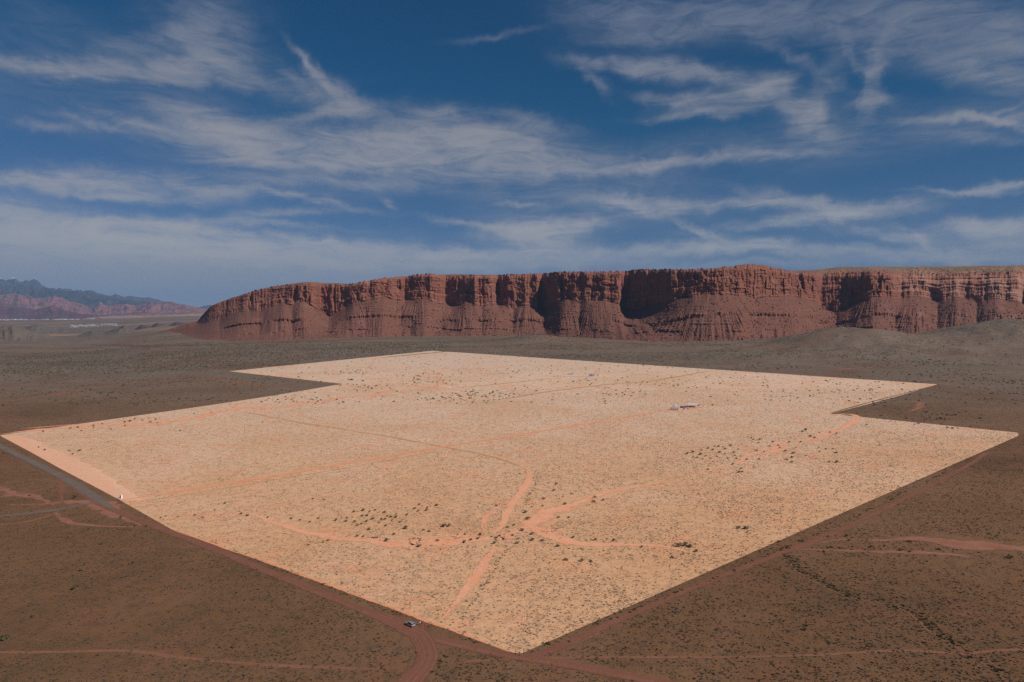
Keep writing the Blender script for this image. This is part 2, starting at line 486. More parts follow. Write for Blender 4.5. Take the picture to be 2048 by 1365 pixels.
MAT_PCHAN = track_material('brightened_red_channel_sand', (.86, .375, .205), (.90, .455, .27), (.74, .34, .19), False, edge=.30)
MAT_PROAD = track_material('brightened_orange_road', (.80, .31, .155), (.86, .39, .21), (.66, .26, .13), False, edge=.45)
MAT_PBARE = track_material('brightened_graded_clay', (.88, .46, .28), (.90, .56, .37), (.80, .40, .24), True, edge=0)  # clay colour raised by the parcel's painted highlight
MAT_PFAINT = track_material('faint_tan_track', (.56, .29, .14), (.64, .33, .17), (.44, .23, .125), False, edge=.35)

# ------------------------------------------------------------------ ground sheet
ys = np.concatenate([np.array([-300., -100, 100, 300, 500, 700, 850, 930]), np.arange(950, 1260, 15.), np.arange(1280, 2700, 14.),
                     np.arange(2720, 6200, 26.), np.geomspace(6300, 46000, 46)])
us = np.concatenate([np.linspace(-2.2, -1.1, 50)[:-1], np.linspace(-1.1, 1.3, 440), np.linspace(1.3, 2.2, 30)[1:]])
UU, YY = np.meshgrid(us, ys)
XX = UU * (YY + 350)
ZZ = Z(XX, YY)
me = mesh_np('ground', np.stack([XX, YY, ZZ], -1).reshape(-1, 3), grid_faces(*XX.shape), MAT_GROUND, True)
ground = tag(link('ground', me), 'reddish brown desert plain dotted with low scrub', 'ground', kind='structure')

# ------------------------------------------------------------------ the parcel: a brightness highlight painted into its soil colour
PARCEL_PX = [(1035, 1311), (0, 868), (-120, 812), (683, 768), (458, 743), (865, 702), (1875, 769), (1660, 828), (2037, 868)]
PARCEL_PX = [(1035, 1311), (520, 1122), (348, 1062), (240, 1001), (120, 937), (0, 871), (683, 768), (458, 743), (865, 702), (1875, 769), (1660, 828), (2037, 866), (2037, 872)]
PARCEL = [tuple(p[:2]) for p in at([p[0] for p in PARCEL_PX], [p[1] for p in PARCEL_PX])]
bm = bmesh.new()
bm.faces.new([bm.verts.new((x, y, 0)) for x, y in PARCEL])
cuts_y = list(range(950, 1260, 15)) + list(range(1280, 2050, 40))
for yy in cuts_y:
    bmesh.ops.bisect_plane(bm, geom=bm.verts[:] + bm.edges[:] + bm.faces[:], plane_co=(0, yy, 0), plane_no=(0, 1, 0))
for xx in range(-650, 900, 40):
    bmesh.ops.bisect_plane(bm, geom=bm.verts[:] + bm.edges[:] + bm.faces[:], plane_co=(xx, 0, 0), plane_no=(1, 0, 0))
bmesh.ops.triangulate(bm, faces=[f for f in bm.faces if len(f.verts) > 4])
co = np.array([v.co[:] for v in bm.verts])
zz = Z(co[:, 0], co[:, 1]) + 0.03
for v, q in zip(bm.verts, zz):
    v.co.z = float(q)
bm.normal_update()
for f in bm.faces:
    if f.normal.z < 0: f.normal_flip()
me = bpy.data.meshes.new('brightened_field'); bm.to_mesh(me); bm.free(); me.materials.append(MAT_BRIGHTENED)
tag(link('brightened_field', me), 'large angular field of dry scrub on the plain, painted brighter as a highlight', 'field', kind='structure')

def in_poly(x, y, poly):
    x = np.asarray(x); y = np.asarray(y); r = np.zeros(x.shape, bool)
    n = len(poly)
    for i in range(n):
        x1, y1 = poly[i]; x2, y2 = poly[(i + 1) % n]
        c = ((y1 > y) != (y2 > y)) & (x < (x2 - x1) * (y - y1) / (y2 - y1 + 1e-12) + x1)
        r ^= c
    return r

# ------------------------------------------------------------------ ribbons: roads, tracks, dry washes
MASK_RES = 2.0
MX0, MY0, MW, MH = -1300, 0, 1500, 1050
bare_mask = np.zeros((MH, MW), np.float32)

def stamp(pts, hw):
    for (x, y), w in zip(pts, hw):
        i0, i1 = int((x - w - MX0) / MASK_RES), int((x + w - MX0) / MASK_RES) + 1
        j0, j1 = int((y - w - MY0) / MASK_RES), int((y + w - MY0) / MASK_RES) + 1
        if i1 <= 0 or j1 <= 0 or i0 >= MW or j0 >= MH: continue
        i0, j0, i1, j1 = max(i0, 0), max(j0, 0), min(i1 + 1, MW), min(j1 + 1, MH)
        jj, ii = np.mgrid[j0:j1, i0:i1]
        d = np.hypot(ii * MASK_RES + MX0 - x, jj * MASK_RES + MY0 - y)
        bare_mask[j0:j1, i0:i1] = np.maximum(bare_mask[j0:j1, i0:i1], (d < w).astype(np.float32))

def catmull(P, n=24):
    P = np.asarray(P, float)
    Q = np.vstack([2 * P[0] - P[1], P, 2 * P[-1] - P[-2]])
    out = []
    t = np.linspace(0, 1, n, endpoint=False)[:, None]
    for i in range(1, len(Q) - 2):
        p0, p1, p2, p3 = Q[i - 1], Q[i], Q[i + 1], Q[i + 2]
        out.append(.5 * (2 * p1 + (p2 - p0) * t + (2 * p0 - 5 * p1 + 4 * p2 - p3) * t ** 2 + (3 * p1 - p0 - 3 * p2 + p3) * t ** 3))
    return np.vstack(out + [P[-1:]])

RIB = [0]
def ribbon(name, pts, width, mat, dz, label, ragged=0.25, step=4.0, clear=1.0, taper=True, rough_len=9.0, kind='structure', wander=0.0):
    RIB[0] += 1
    seed = 100 + RIB[0] * 7
    dz = dz + .0006 * RIB[0]
    w3 = at([p[0] for p in pts], [p[1] for p in pts])[:, :2]
    ww = np.array([(p[2] if len(p) > 2 else width) for p in pts], float) * {'dry_wash': 1.9 if mat.name == 'brightened_red_sand' else 2.3 if 'near' in mat.name else 1.05, 'dirt_track': 1.35, 'bare_soil': 1.3, 'dirt_patch': 1.25, 'dirt_road': 1.12, 'gravel_road': 1.15, 'field_edge': 1.3}.get(name, 1.15)
    c = catmull(np.column_stack([w3, ww]))
    seg = np.hypot(*np.diff(c[:, :2], axis=0).T)
    L = np.concatenate([[0], np.cumsum(seg)])
    n = max(6, int(L[-1] / step))
    s = np.linspace(0, L[-1], n)
    x, y, w = (np.interp(s, L, c[:, k]) for k in range(3))
    tx, ty = np.gradient(x), np.gradient(y)
    tl = np.hypot(tx, ty) + 1e-9
    nx, ny = -ty / tl, tx / tl
    if wander:
        o = wander * fbm(s / 60, s * 0 + seed, seed, 3)
        x, y = x + nx * o, y + ny * o
    def edge(sd):
        e = fbm(s / rough_len, s * 0 + 3.3, sd, 3, .6) * ragged + fbm(s / (rough_len * 6), s * 0 + 1.3, sd + 5, 2) * ragged
        return np.clip(.5 * (1 + e), .12, 1.4)
    el_, er_ = edge(seed) * w, edge(seed + 50) * w
    if taper:
        tp = np.clip(np.minimum(s, L[-1] - s) / (6 * np.median(w) + 1e-6), .05, 1) ** .6
        el_, er_ = el_ * tp, er_ * tp
    K = 5
    V = []; U = []
    for k in range(K):
        f = k / (K - 1)
        o = er_ * (-1) + (er_ + el_) * f
        V.append(np.column_stack([x + nx * o, y + ny * o])); U.append(np.column_stack([np.full(n, f), s / max(np.median(w), .1) * 1.0]))
    V = np.stack(V, 1).reshape(-1, 2); U = np.stack(U, 1).reshape(-1, 2)
    v3 = np.column_stack([V, Z(V[:, 0], V[:, 1]) + dz])
    fc = grid_faces(n, K)
    me = mesh_np(name, v3, fc, mat)
    # faces must look up
    if me.polygons[0].normal.z < 0:
        me.flip_normals()
    uvl = me.uv_layers.new(name='UVMap')
    vi = np.empty(len(me.loops), np.int32); me.loops.foreach_get('vertex_index', vi)
    uvl.data.foreach_set('uv', U[vi].astype(np.float32).ravel())
    o = tag(link(name, me), label, name.split('_')[-1], kind=kind)
    if clear > 0:
        stamp(np.column_stack([x, y]), (np.maximum(el_, er_)) * clear)
    return o

# outside the pale field
ribbon('gravel_road', [(-60, 868), (0, 893), (60, 922), (110, 947), (160, 975), (205, 1005), (232, 1022)], 7.5, MAT_GRAVEL, .10, 'grey gravel road running beside the graded clay strip', .10)
ribbon('dirt_road', [(150, 975), (190, 1003), (235, 1024), (300, 1050), (400, 1088), (520, 1137), (640, 1187), (740, 1226), (800, 1252), (850, 1273), (930, 1293), (1030, 1313), (1150, 1333), (1300, 1361), (1420, 1385)],
       5.5, MAT_DIRT, .08, 'red dirt road following the near edge of the pale field', .14, taper=False)
ribbon('dirt_road', [(740, 1226, 6), (800, 1250, 9), (838, 1275, 9), (853, 1305, 8), (845, 1335, 8), (820, 1362, 9), (780, 1400, 9)], 8, MAT_DIRT, .09, 'wide red dirt road bending off towards the viewer below the parked car', .14, taper=False)
ribbon('gravel_road', [(-60, 1041), (0, 1033), (60, 1027), (120, 1019), (175, 1008), (210, 998)], 6, MAT_GRAVEL, .11, 'pale gravel spur meeting the grey road at a junction', .12)
ribbon('bare_soil', [(20, 1010, 14), (90, 1008, 16), (150, 1005, 22), (205, 1012, 30), (245, 1035, 16), (285, 1052, 8)], 20, MAT_REDBARE, .05, 'bare red clay around the road junction', .5, clear=.95)
ribbon('bare_soil', [(-40, 965, 12), (30, 985, 18), (80, 1000, 16), (110, 1012, 10)], 14, MAT_REDBARE, .045, 'bare red clay patch between gravel road and spur', .8, clear=.7)
ribbon('dirt_track', [(118, 955), (124, 975), (122, 995), (128, 1010)], 3.2, MAT_DIRT, .06, 'short red track linking the gravel road and its spur', .3)
ribbon('dirt_track', [(-40, 1052), (40, 1046), (85, 1036), (120, 1022)], 3, MAT_TRACK, .06, 'narrow red track joining the pale gravel spur', .3)
ribbon('dirt_track', [(110, 1025, 7), (140, 1045, 7), (200, 1053, 3.5), (300, 1055, 3)], 4, MAT_REDBARE, .055, 'worn red clay path below the road junction', .5)
ribbon('dirt_track', [(-60, 1305), (60, 1305), (150, 1304), (240, 1302), (300, 1307), (350, 1315), (450, 1325), (560, 1332), (700, 1337), (800, 1338)], 1.9, MAT_TRACK, .05, 'thin red track crossing the brown scrub towards the bend', .25)
ribbon('dirt_track', [(880, 1330), (950, 1322), (1040, 1318), (1150, 1316), (1300, 1315), (1500, 1314), (1650, 1310), (1760, 1303), (1850, 1303), (1925, 1308), (1980, 1303), (2110, 1296)], 1.5, MAT_TRACK, .05, 'thin red track crossing the brown scrub near the posts', .25)
ribbon('dirt_road', [(1055, 1316), (1090, 1305), (1150, 1279), (1220, 1248), (1300, 1213), (1400, 1170), (1500, 1131), (1570, 1103), (1620, 1087), (1680, 1060), (1780, 1012), (1880, 962), (1940, 929), (1972, 908), (2000, 906), (2110, 910)],
       4.2, MAT_DIRT, .08, 'straight red dirt road along the far-reaching edge of the pale field', .22, taper=False)
ribbon('bare_soil', [(1045, 1312, 5), (1100, 1300, 9), (1180, 1268, 6), (1250, 1238, 3)], 7, MAT_TRACK, .05, 'trampled brown soil beside the corner posts', .5)
ribbon('dry_wash', [(1610, 1092, 5), (1680, 1080, 4), (1760, 1081, 5), (1830, 1078, 8), (1880, 1083, 18), (1950, 1090, 27), (2048, 1096, 30), (2130, 1100, 30)], 8, MAT_REDBARE, .06, 'pinkish dry wash spreading into a bare flat beside the straight road', .4, clear=.9)
ribbon('dry_wash', [(1560, 1100, 3), (1640, 1100, 3), (1740, 1104, 4), (1830, 1106, 6), (1880, 1108, 8), (1920, 1112, 8), (1960, 1118, 4)], 6, MAT_REDBARE, .062, 'lower pinkish branch of the dry wash lined with dark bushes', .4, clear=.9)
ribbon('foot_trail', [(1575, 1112), (1590, 1140), (1640, 1170), (1700, 1195), (1790, 1214), (1835, 1240), (1860, 1265), (1920, 1300), (1990, 1345), (2060, 1400)], .9, MAT_TRACK, .05, 'faint pale trail following the dark gully', .3, clear=0)
ribbon('dirt_track', [(-40, 808), (60, 797), (150, 783), (240, 770), (330, 762), (430, 758), (520, 770), (600, 773)], 14, MAT_TRACK, .10, 'broad worn reddish strip across the far plain', .8, step=10, clear=0)
ribbon('dirt_track', [(-40, 812), (80, 806), (200, 796), (300, 790)], 7, MAT_TRACK, .11, 'thin reddish track across the far plain', .4, step=10, clear=0)
ribbon('dirt_track', [(760, 716), (900, 703), (1000, 692), (1090, 682), (1150, 672), (1165, 664), (1160, 658)], 8, MAT_TRACK, .35, 'thin red track climbing to the foot of the cliff', .3, step=8, clear=0)
ribbon('dirt_track', [(1660, 827), (1762, 799), (1877, 769.5), (1912, 762)], 2.6, MAT_TRACK, .12, 'red track running on past the notch of the pale field', .3, step=8, clear=.6)
ribbon('bare_soil', [(1800, 800, 6), (1838, 806, 9), (1832, 818, 9), (1815, 826, 6)], 8, MAT_REDBARE, .08, 'small red erosion scar inside the notch', .7, clear=.8)
for (pts_, w_, m_, lb_) in (([(-40, 712), (20, 710), (70, 712)], 16, MAT_REDBARE, 'red soil streak at the edge of the far plain'), ([(140, 698), (200, 697), (270, 700)], 14, MAT_GRAVEL, 'pale clay streak on the far plain'),
                            ([(250, 702), (320, 701), (390, 704)], 12, MAT_REDBARE, 'reddish streak before the toe of the mesa'), ([(1640, 742), (1760, 735), (1870, 738)], 9, MAT_REDBARE, 'reddish streak on the plain beyond the notch'), ([(1190, 697), (1290, 690), (1390, 694)], 10, MAT_REDBARE, 'reddish streak at the foot of the talus'), ([(1000, 700), (1040, 697), (1080, 699)], 9, MAT_REDBARE, 'short reddish streak below the climbing track')):
    ribbon('bare_soil', pts_, w_, m_, .3, lb_, .9, step=8, clear=0)
MAT_APRON = track_material('red_wash_apron', (.175, .085, .058), (.22, .108, .074), (.15, .075, .05), False, edge=.85)
for (pts_, w_, lb_) in (([(180, 690, 30), (280, 692, 60), (380, 690, 90), (480, 688, 80), (600, 684, 60)], 80, 'red wash apron below the tapering end of the mesa'), ([(560, 684, 50), (680, 680, 60), (800, 677, 60), (920, 677, 50)], 60, 'red wash apron below the middle of the mesa'), ([(1150, 681, 40), (1240, 686, 60), (1340, 690, 60), (1440, 689, 50), (1520, 685, 30)], 60, 'red wash apron below the broad debris cone')):
    ribbon('talus_apron', pts_, w_, MAT_APRON, .5, lb_, .6, step=9, clear=0)
# inside the pale field
# graded strip: outer side on the field edge, inner side uneven
inner = [(0, 871), (36, 873), (68, 880), (102, 896), (140, 912), (180, 930), (208, 948), (232, 965), (262, 985), (285, 999)]
outer = [(285, 999.5), (262, 1003), (243, 1002), (180, 969), (120, 937.5), (60, 904), (0, 872)]
gi_ = catmull(at([p[0] for p in inner], [p[1] for p in inner])[:, :2], 14)
k_ = np.arange(len(gi_))
gi_ = gi_ + np.column_stack([fbm(k_ / 5.0, k_ * 0 + .5, 421, 3), fbm(k_ / 5.0, k_ * 0 + 4.5, 422, 3)]) * 2.2
go_ = at([p[0] for p in outer], [p[1] for p in outer])[:, :2]
gp_ = np.vstack([gi_, go_])
bm = bmesh.new()
f_ = bm.faces.new([bm.verts.new((float(q[0]), float(q[1]), .075)) for q in gp_])
bmesh.ops.triangulate(bm, faces=[f_])
uvl = bm.loops.layers.uv.new('UVMap')
for f_ in bm.faces:
    if f_.normal.z < 0: f_.normal_flip()
    for l_ in f_.loops:                              # ruts run along the strip
        v_ = l_.vert.co; l_[uvl].uv = (.5 + (v_.x * .74 + v_.y * .67) * .002, (v_.x * .67 - v_.y * .74) * .12)
me = bpy.data.meshes.new('graded_strip'); bm.to_mesh(me); bm.free(); me.materials.append(MAT_PBARE)
tag(link('graded_strip', me), 'broad graded strip of brightened pink clay beside the gravel road', 'strip', kind='structure')
stamp(np.array([[np.interp(t_, np.linspace(0, 1, len(gi_)), gi_[:, k]) * .5 + np.interp(1 - t_, np.linspace(0, 1, len(go_)), go_[:, k]) * .5 for k in (0, 1)] for t_ in np.linspace(0, 1, 120)]), np.concatenate([np.linspace(8, 21, 60), np.linspace(21, 6, 60)]))
ribbon('dirt_track', [(243, 1001), (300, 992), (400, 976), (500, 960), (600, 944), (700, 926), (800, 909), (920, 889), (1020, 873), (1120, 857), (1220, 840), (1290, 828), (1345, 821)], 6.2, MAT_PROAD, .09, 'orange driveway crossing the pale field to the trailer camp', .3)
ribbon('dirt_track', [(285, 1004), (420, 982), (600, 952), (800, 917), (900, 898)], 1.6, MAT_PFAINT, .06, 'darker verge below the orange driveway', .7)
ribbon('dry_wash', [(0, 869, 8), (60, 861, 18), (130, 856, 20), (200, 851, 16), (280, 847, 18), (340, 844, 16), (400, 834, 12), (450, 823, 12), (500, 815, 16), (560, 815, 12), (620, 805, 14), (680, 797, 12), (740, 790, 18), (800, 783, 14), (850, 776, 16)], 12, MAT_PWASH, .08, 'salmon dry wash along the upper edge of the pale field', .6, clear=.85, wander=6)
ribbon('dry_wash', [(40, 858, 6), (130, 851, 6), (220, 846, 6), (300, 836, 5)], 6, MAT_PWASH, .075, 'thin upper strand of the salmon wash', .6, wander=3)
ribbon('dirt_patch', [(815, 771, 22), (850, 775, 38), (880, 777, 44), (910, 780, 40), (945, 783, 26)], 40, MAT_PWASH, .10, 'bare salmon scraped earth bank in the far field', .35, step=6)
ribbon('dirt_patch', [(1105, 754, 20), (1135, 753, 40), (1160, 754, 42), (1182, 754, 18)], 36, MAT_PROAD, .10, 'bright orange cleared pad under the parked camper', .3, step=6)
ribbon('dirt_track', [(1100, 757), (1040, 764), (960, 772), (900, 778)], 7, MAT_PFAINT, .085, 'faint track between the cleared pad and the scraped bank', .4, step=8)
ribbon('dirt_track', [(1000, 800), (1080, 786), (1150, 777), (1230, 768), (1300, 763), (1420, 742)], 8, MAT_PFAINT, .085, 'faint orange track across the far field', .4, step=8)
ribbon('dirt_track', [(488, 824), (580, 842), (700, 861), (790, 876), (870, 891), (960, 908), (1010, 922), (1045, 935)], 4.5, MAT_PFAINT, .06, 'faint brownish track curving into the wash bend', .5)
ribbon('dry_wash', [(1040, 933, 4), (1055, 942, 6), (1057, 958, 7), (1046, 978, 7), (1030, 1000, 6), (1015, 1025, 6.5), (1003, 1050, 7), (985, 1070, 9)], 7, MAT_PCHAN, .07, 'curving salmon wash strip above the crossing', .35, clear=.75)
ribbon('dry_wash', [(1000, 1010, 2.5), (975, 1030, 4), (965, 1050, 4.5), (966, 1062, 3)], 3.5, MAT_PWASH, .075, 'short salmon side strand beside the curving wash', .4)
ribbon('dry_wash', [(990, 1092, 7), (978, 1110, 8), (958, 1140, 8), (935, 1175, 7.5), (912, 1205, 6), (885, 1238, 4)], 7, MAT_PCHAN, .07, 'straight salmon wash strip running down to the near edge', .25, clear=.45)
ribbon('dry_wash', [(380, 1032, 3), (440, 1028, 4), (500, 1030, 4), (560, 1046, 5), (620, 1063, 6), (690, 1080, 8), (770, 1083, 11), (860, 1084, 13), (960, 1081, 14), (1040, 1070, 16)], 8, MAT_PNEAR, .065, 'broad salmon wash spreading towards the crossing', .6, clear=.6)
ribbon('dry_wash', [(1000, 1075, 10), (1050, 1055, 18), (1075, 1036, 20), (1110, 1020, 14), (1160, 1004, 8), (1210, 988, 6.5), (1270, 974, 5), (1330, 965, 4.5), (1375, 966, 4), (1388, 960, 3)], 8, MAT_PNEAR, .07, 'salmon wash climbing from the crossing across the pale field', .4, clear=.8)
ribbon('dry_wash', [(1040, 1042, 10), (1075, 1060, 15), (1110, 1076, 13), (1160, 1088, 8), (1230, 1090, 6.5), (1300, 1091, 6), (1345, 1097, 5), (1380, 1106, 4), (1410, 1112, 2)], 8, MAT_PCHAN, .072, 'salmon wash channel ending beside the big dark bush', .3, clear=.8)
ribbon('dry_wash', [(1385, 951, 3), (1440, 934, 4), (1480, 925, 5), (1500, 912, 5), (1545, 900, 8), (1570, 884, 6), (1620, 880, 7), (1660, 866, 7), (1690, 850, 8), (1715, 838, 9), (1700, 830, 12), (1655, 830, 8)], 6, MAT_PNEAR, .075, 'broken salmon wash threading through bushes towards the notch', .6, clear=.7, wander=4)
ribbon('dirt_patch', [(1325, 942, 5), (1345, 943, 6), (1360, 942, 3)], 5, MAT_PWASH, .07, 'small bare salmon patch beside the climbing wash', .5)
ribbon('dirt_patch', [(1300, 826, 8), (1340, 822, 18), (1370, 820, 16), (1420, 812, 14), (1450, 814, 6)], 14, MAT_PROAD, .085, 'trampled orange yard of the trailer camp', .5)
ribbon('field_edge', [(352, 1061, 1.6), (420, 1085.5, 2.2), (521, 1120, 2.0), (640, 1164, 1.9), (800, 1222.5, 1.8), (900, 1259.5, 1.6), (1028, 1307, 1.0)], 2.2, MAT_PROAD, .06, 'orange scraped margin along the near edge of the pale field', .45)
for i, (a, b_, w, c_) in enumerate([(700, 737, 10, 60), (840, 752, 9, 50), (960, 738, 10, 60), (760, 757, 8, 60), (1230, 745, 8, 40), (880, 745, 16, 40), (560, 733, 6, 60)]):
    ribbon('dirt_patch', [(a - c_, b_ + 3, w * .5), (a, b_, w), (a + c_, b_ - 4, w * .5)], w, MAT_PWASH, .09 + .004 * i,
           ['salmon soil streak in the far field near the corner', 'salmon soil streak above the scraped bank', 'salmon soil streak short of the far corner', 'salmon soil streak near the inner notch', 'salmon soil streak beyond the cleared pad', 'wide salmon patch above the scraped bank', 'faint salmon line near the pointed corner'][i], .8, step=6, clear=.6)

# blotches of bare sand: around the washes, the far thickets and here and there in the field (one sheet of loose patches)
def blob_patches(name, spots, mat, dz, label):
    vv, ff, uu = [], [], []
    for i, (x, y, rx) in enumerate(spots):
        n = 14; k = len(vv); ry = rx * rng.uniform(.45, .9); th = rng.uniform(0, 3.14)
        ca, sa = math.cos(th), math.sin(th)
        ph = rng.uniform(0, 6.283, 3); am = rng.uniform(.10, .32, 3)
        vv.append((x, y)); uu.append((.5, 0))
        for j in range(n):
            a_ = j / n * 2 * math.pi
            r_ = 1 + am[0] * math.sin(2 * a_ + ph[0]) + am[1] * math.sin(3 * a_ + ph[1]) + am[2] * math.sin(5 * a_ + ph[2])
            px_, py_ = rx * r_ * math.cos(a_), ry * r_ * math.sin(a_)
            vv.append((x + px_ * ca - py_ * sa, y + px_ * sa + py_ * ca)); uu.append((0, 0))
        for j in range(n):
            ff.append((k, k + 1 + j, k + 1 + (j + 1) % n))
    vv = np.array(vv); uu = np.array(uu, np.float32)
    hz_ = dz + np.repeat(np.arange(len(spots)) % 40, 15) * .0007
    me = mesh_np(name, np.column_stack([vv, Z(vv[:, 0], vv[:, 1]) + hz_]), ff, mat)
    ul = me.uv_layers.new(name='UVMap'); vi = np.empty(len(me.loops), np.int32); me.loops.foreach_get('vertex_index', vi)
    ul.data.foreach_set('uv', uu[vi].ravel())
    return tag(link(name, me), label, 'soil', kind='stuff')
sp_ = []
for (cx, cy, sx, sy, n, r0, r1) in ((1060, 1052, 70, 26, 46, 2, 7), (990, 1075, 90, 14, 40, 2, 6), (800, 1078, 160, 14, 50, 2, 7), (1180, 1000, 120, 16, 26, 2, 5), (960, 1130, 30, 40, 16, 1.5, 4), (1560, 895, 120, 28, 60, 2, 8), (640, 800, 160, 14, 50, 4, 14),
                                    (860, 768, 110, 12, 50, 5, 18), (250, 850, 160, 8, 40, 3, 10), (1330, 945, 60, 10, 14, 2, 6), (900, 745, 130, 14, 30, 6, 20), (560, 1050, 120, 18, 24, 1.5, 5), (1020, 985, 30, 40, 20, 1.5, 4), (1000, 900, 700, 120, 60, 2, 9), (700, 1000, 350, 60, 30, 1.5, 4)):
    q = at(np.clip(rng.normal(cx, sx * .55, n), 20, 2000), np.clip(rng.normal(cy, sy * .55, n), 715, 1200))
    for p_ in q:
        sp_.append((p_[0], p_[1], r0 + (r1 - r0) * rng.uniform() ** 2))
sp_ = [p_ for p_ in sp_ if in_poly(np.array([p_[0]]), np.array([p_[1]]), PARCEL)[0]]
blob_patches('bare_sand_patches', sp_, MAT_PNEAR, .105, 'loose blotches of bare salmon sand scattered over the pale field')
sp_ = []
for (cx, cy, sx, sy, n, r0, r1) in ((100, 980, 120, 24, 40, 2, 6), (1900, 1075, 160, 24, 46, 2, 7), (250, 1180, 260, 70, 46, 1.2, 4), (1750, 1000, 300, 90, 40, 2, 6), (1500, 1250, 300, 50, 40, 1, 3.5), (300, 800, 300, 40, 40, 4, 14), (1880, 820, 120, 20, 24, 3, 9), (120, 1090, 160, 30, 30, 1.5, 4)):
    q = at(np.clip(rng.normal(cx, sx * .55, n), -80, 2130), np.clip(rng.normal(cy, sy * .55, n), 720, 1360))
    for p_ in q:
        sp_.append((p_[0], p_[1], r0 + (r1 - r0) * rng.uniform() ** 2))
sp_ = [p_ for p_ in sp_ if not in_poly(np.array([p_[0]]), np.array([p_[1]]), PARCEL)[0]]
blob_patches('bare_clay_patches', sp_, MAT_CLAYSPOT, .040, 'loose blotches of bare red clay scattered over the brown plain')

# ------------------------------------------------------------------ the mesa
def interp(pts, x):
    p = np.asarray(pts, float)
    # monotone-ish smooth interpolation: linear, then smoothed by the caller
    return np.interp(x, p[:, 0], p[:, 1])

def smooth1(a, k):
    if k < 2: return a
    w = np.hanning(k + 2)[1:-1]; w /= w.sum()
    return np.convolve(np.pad(a, (k, k), 'edge'), w, 'same')[k:-k]

NCOL = 2150
cpx = np.linspace(225, 2560, NCOL)
RIM = [(225, 690), (250, 684), (300, 673), (352, 656), (396, 643), (404, 631), (422, 611), (445, 601), (468, 593), (513, 580), (550, 573), (600, 569), (650, 570), (700, 570), (740, 563), (780, 557), (850, 550),
       (900, 553), (950, 553), (1050, 550), (1130, 546), (1220, 545), (1290, 541), (1350, 541), (1430, 540), (1500, 534), (1530, 536), (1560, 541), (1620, 549), (1700, 548), (1800, 549), (1900, 550), (2048, 546), (2560, 540)]
CB = [(225, 691), (250, 686), (300, 676), (352, 662), (396, 652), (430, 640), (470, 628), (520, 618), (570, 608), (610, 604), (640, 622), (665, 628), (690, 618), (720, 600), (770, 598), (810, 598), (850, 602), (890, 606), (905, 614), (930, 608), (1000, 612), (1060, 613), (1085, 618), (1110, 606),
      (1125, 599), (1160, 600), (1200, 604), (1240, 610), (1252, 622), (1285, 616), (1320, 604), (1345, 599), (1390, 592), (1450, 591), (1530, 593), (1600, 598), (1636, 606), (1646, 619), (1690, 614), (1720, 603), (1745, 597), (1790, 594), (1850, 598), (1950, 600), (2048, 602), (2560, 600)]
TOE = [(225, 696), (300, 694), (350, 691), (450, 687), (560, 682), (640, 679), (760, 674), (860, 672), (950, 674), (1070, 670), (1160, 677), (1230, 681), (1300, 686), (1440, 686), (1500, 681), (1600, 676), (1700, 674), (1850, 676), (1950, 672), (2048, 672), (2560, 672)]
DOFF = [(225, 520), (300, 430), (352, 340), (400, 250), (422, 190), (468, 120), (513, 70), (560, 40), (600, 14), (626, 2), (634, 10), (641, 78), (672, 44), (722, -16), (760, -24), (803, 0), (810, 38), (832, -16), (860, -36), (884, -10), (890, 44), (928, -10), (950, -30), (985, -22), (996, 26), (1016, -8),
        (1050, -10), (1076, 4), (1082, 46), (1114, -30), (1150, -38), (1200, -18), (1238, 8), (1248, 62), (1296, 22), (1345, -50), (1400, -92), (1450, -96), (1500, -84), (1545, -52), (1580, -44), (1590, -14), (1606, -30), (1632, 6), (1642, 78), (1690, 40),
        (1740, -44), (1766, -54), (1786, -30), (1800, 6), (1840, 20), (1862, 44), (1900, 22), (1950, 26), (2000, 10), (2035, 20), (2046, 110), (2090, 40), (2140, -20), (2300, 20), (2560, 0)]
D0 = interp([(225, 2800), (450, 2740), (600, 2740), (760, 2860), (860, 2920), (1070, 2930), (1160, 2820), (1230, 2740), (1350, 2610), (1460, 2600), (1600, 2740), (1750, 2800), (2048, 2750), (2560, 2700)], cpx)
D0 = smooth1(D0, 120)
DO_ = interp(DOFF, cpx); DO_ = np.where(cpx < 600, DO_, DO_ * (1.0 + .25 * sstep(1130, 1000, cpx)))
doff = smooth1(DO_, 9) + 7 * fbm(cpx / 16, cpx * 0 + 2.2, 15, 3)
dsm = smooth1(DO_, 90)
rim_y, cb_y, toe_y = smooth1(interp(RIM, cpx), 7), smooth1(interp(CB, cpx), 22), smooth1(interp(TOE, cpx), 60)
zr = HC + (HOR - rim_y) / F_PX * (D0 + dsm * .6)
zb = HC + (HOR - cb_y) / F_PX * (D0 + dsm * .6 - 10)
zr = np.maximum(zr, zb + 1.5)
endf = sstep(395, 470, cpx)                       # 0 at the low end of the mesa
right = sstep(1765, 1830, cpx)
U0 = (cpx - PW / 2) / F_PX
Xc = U0 * (D0 + doff)                              # strike coordinate (m)
arc = np.concatenate([[0], np.cumsum(np.hypot(np.diff(Xc), np.diff(D0 + doff)))])

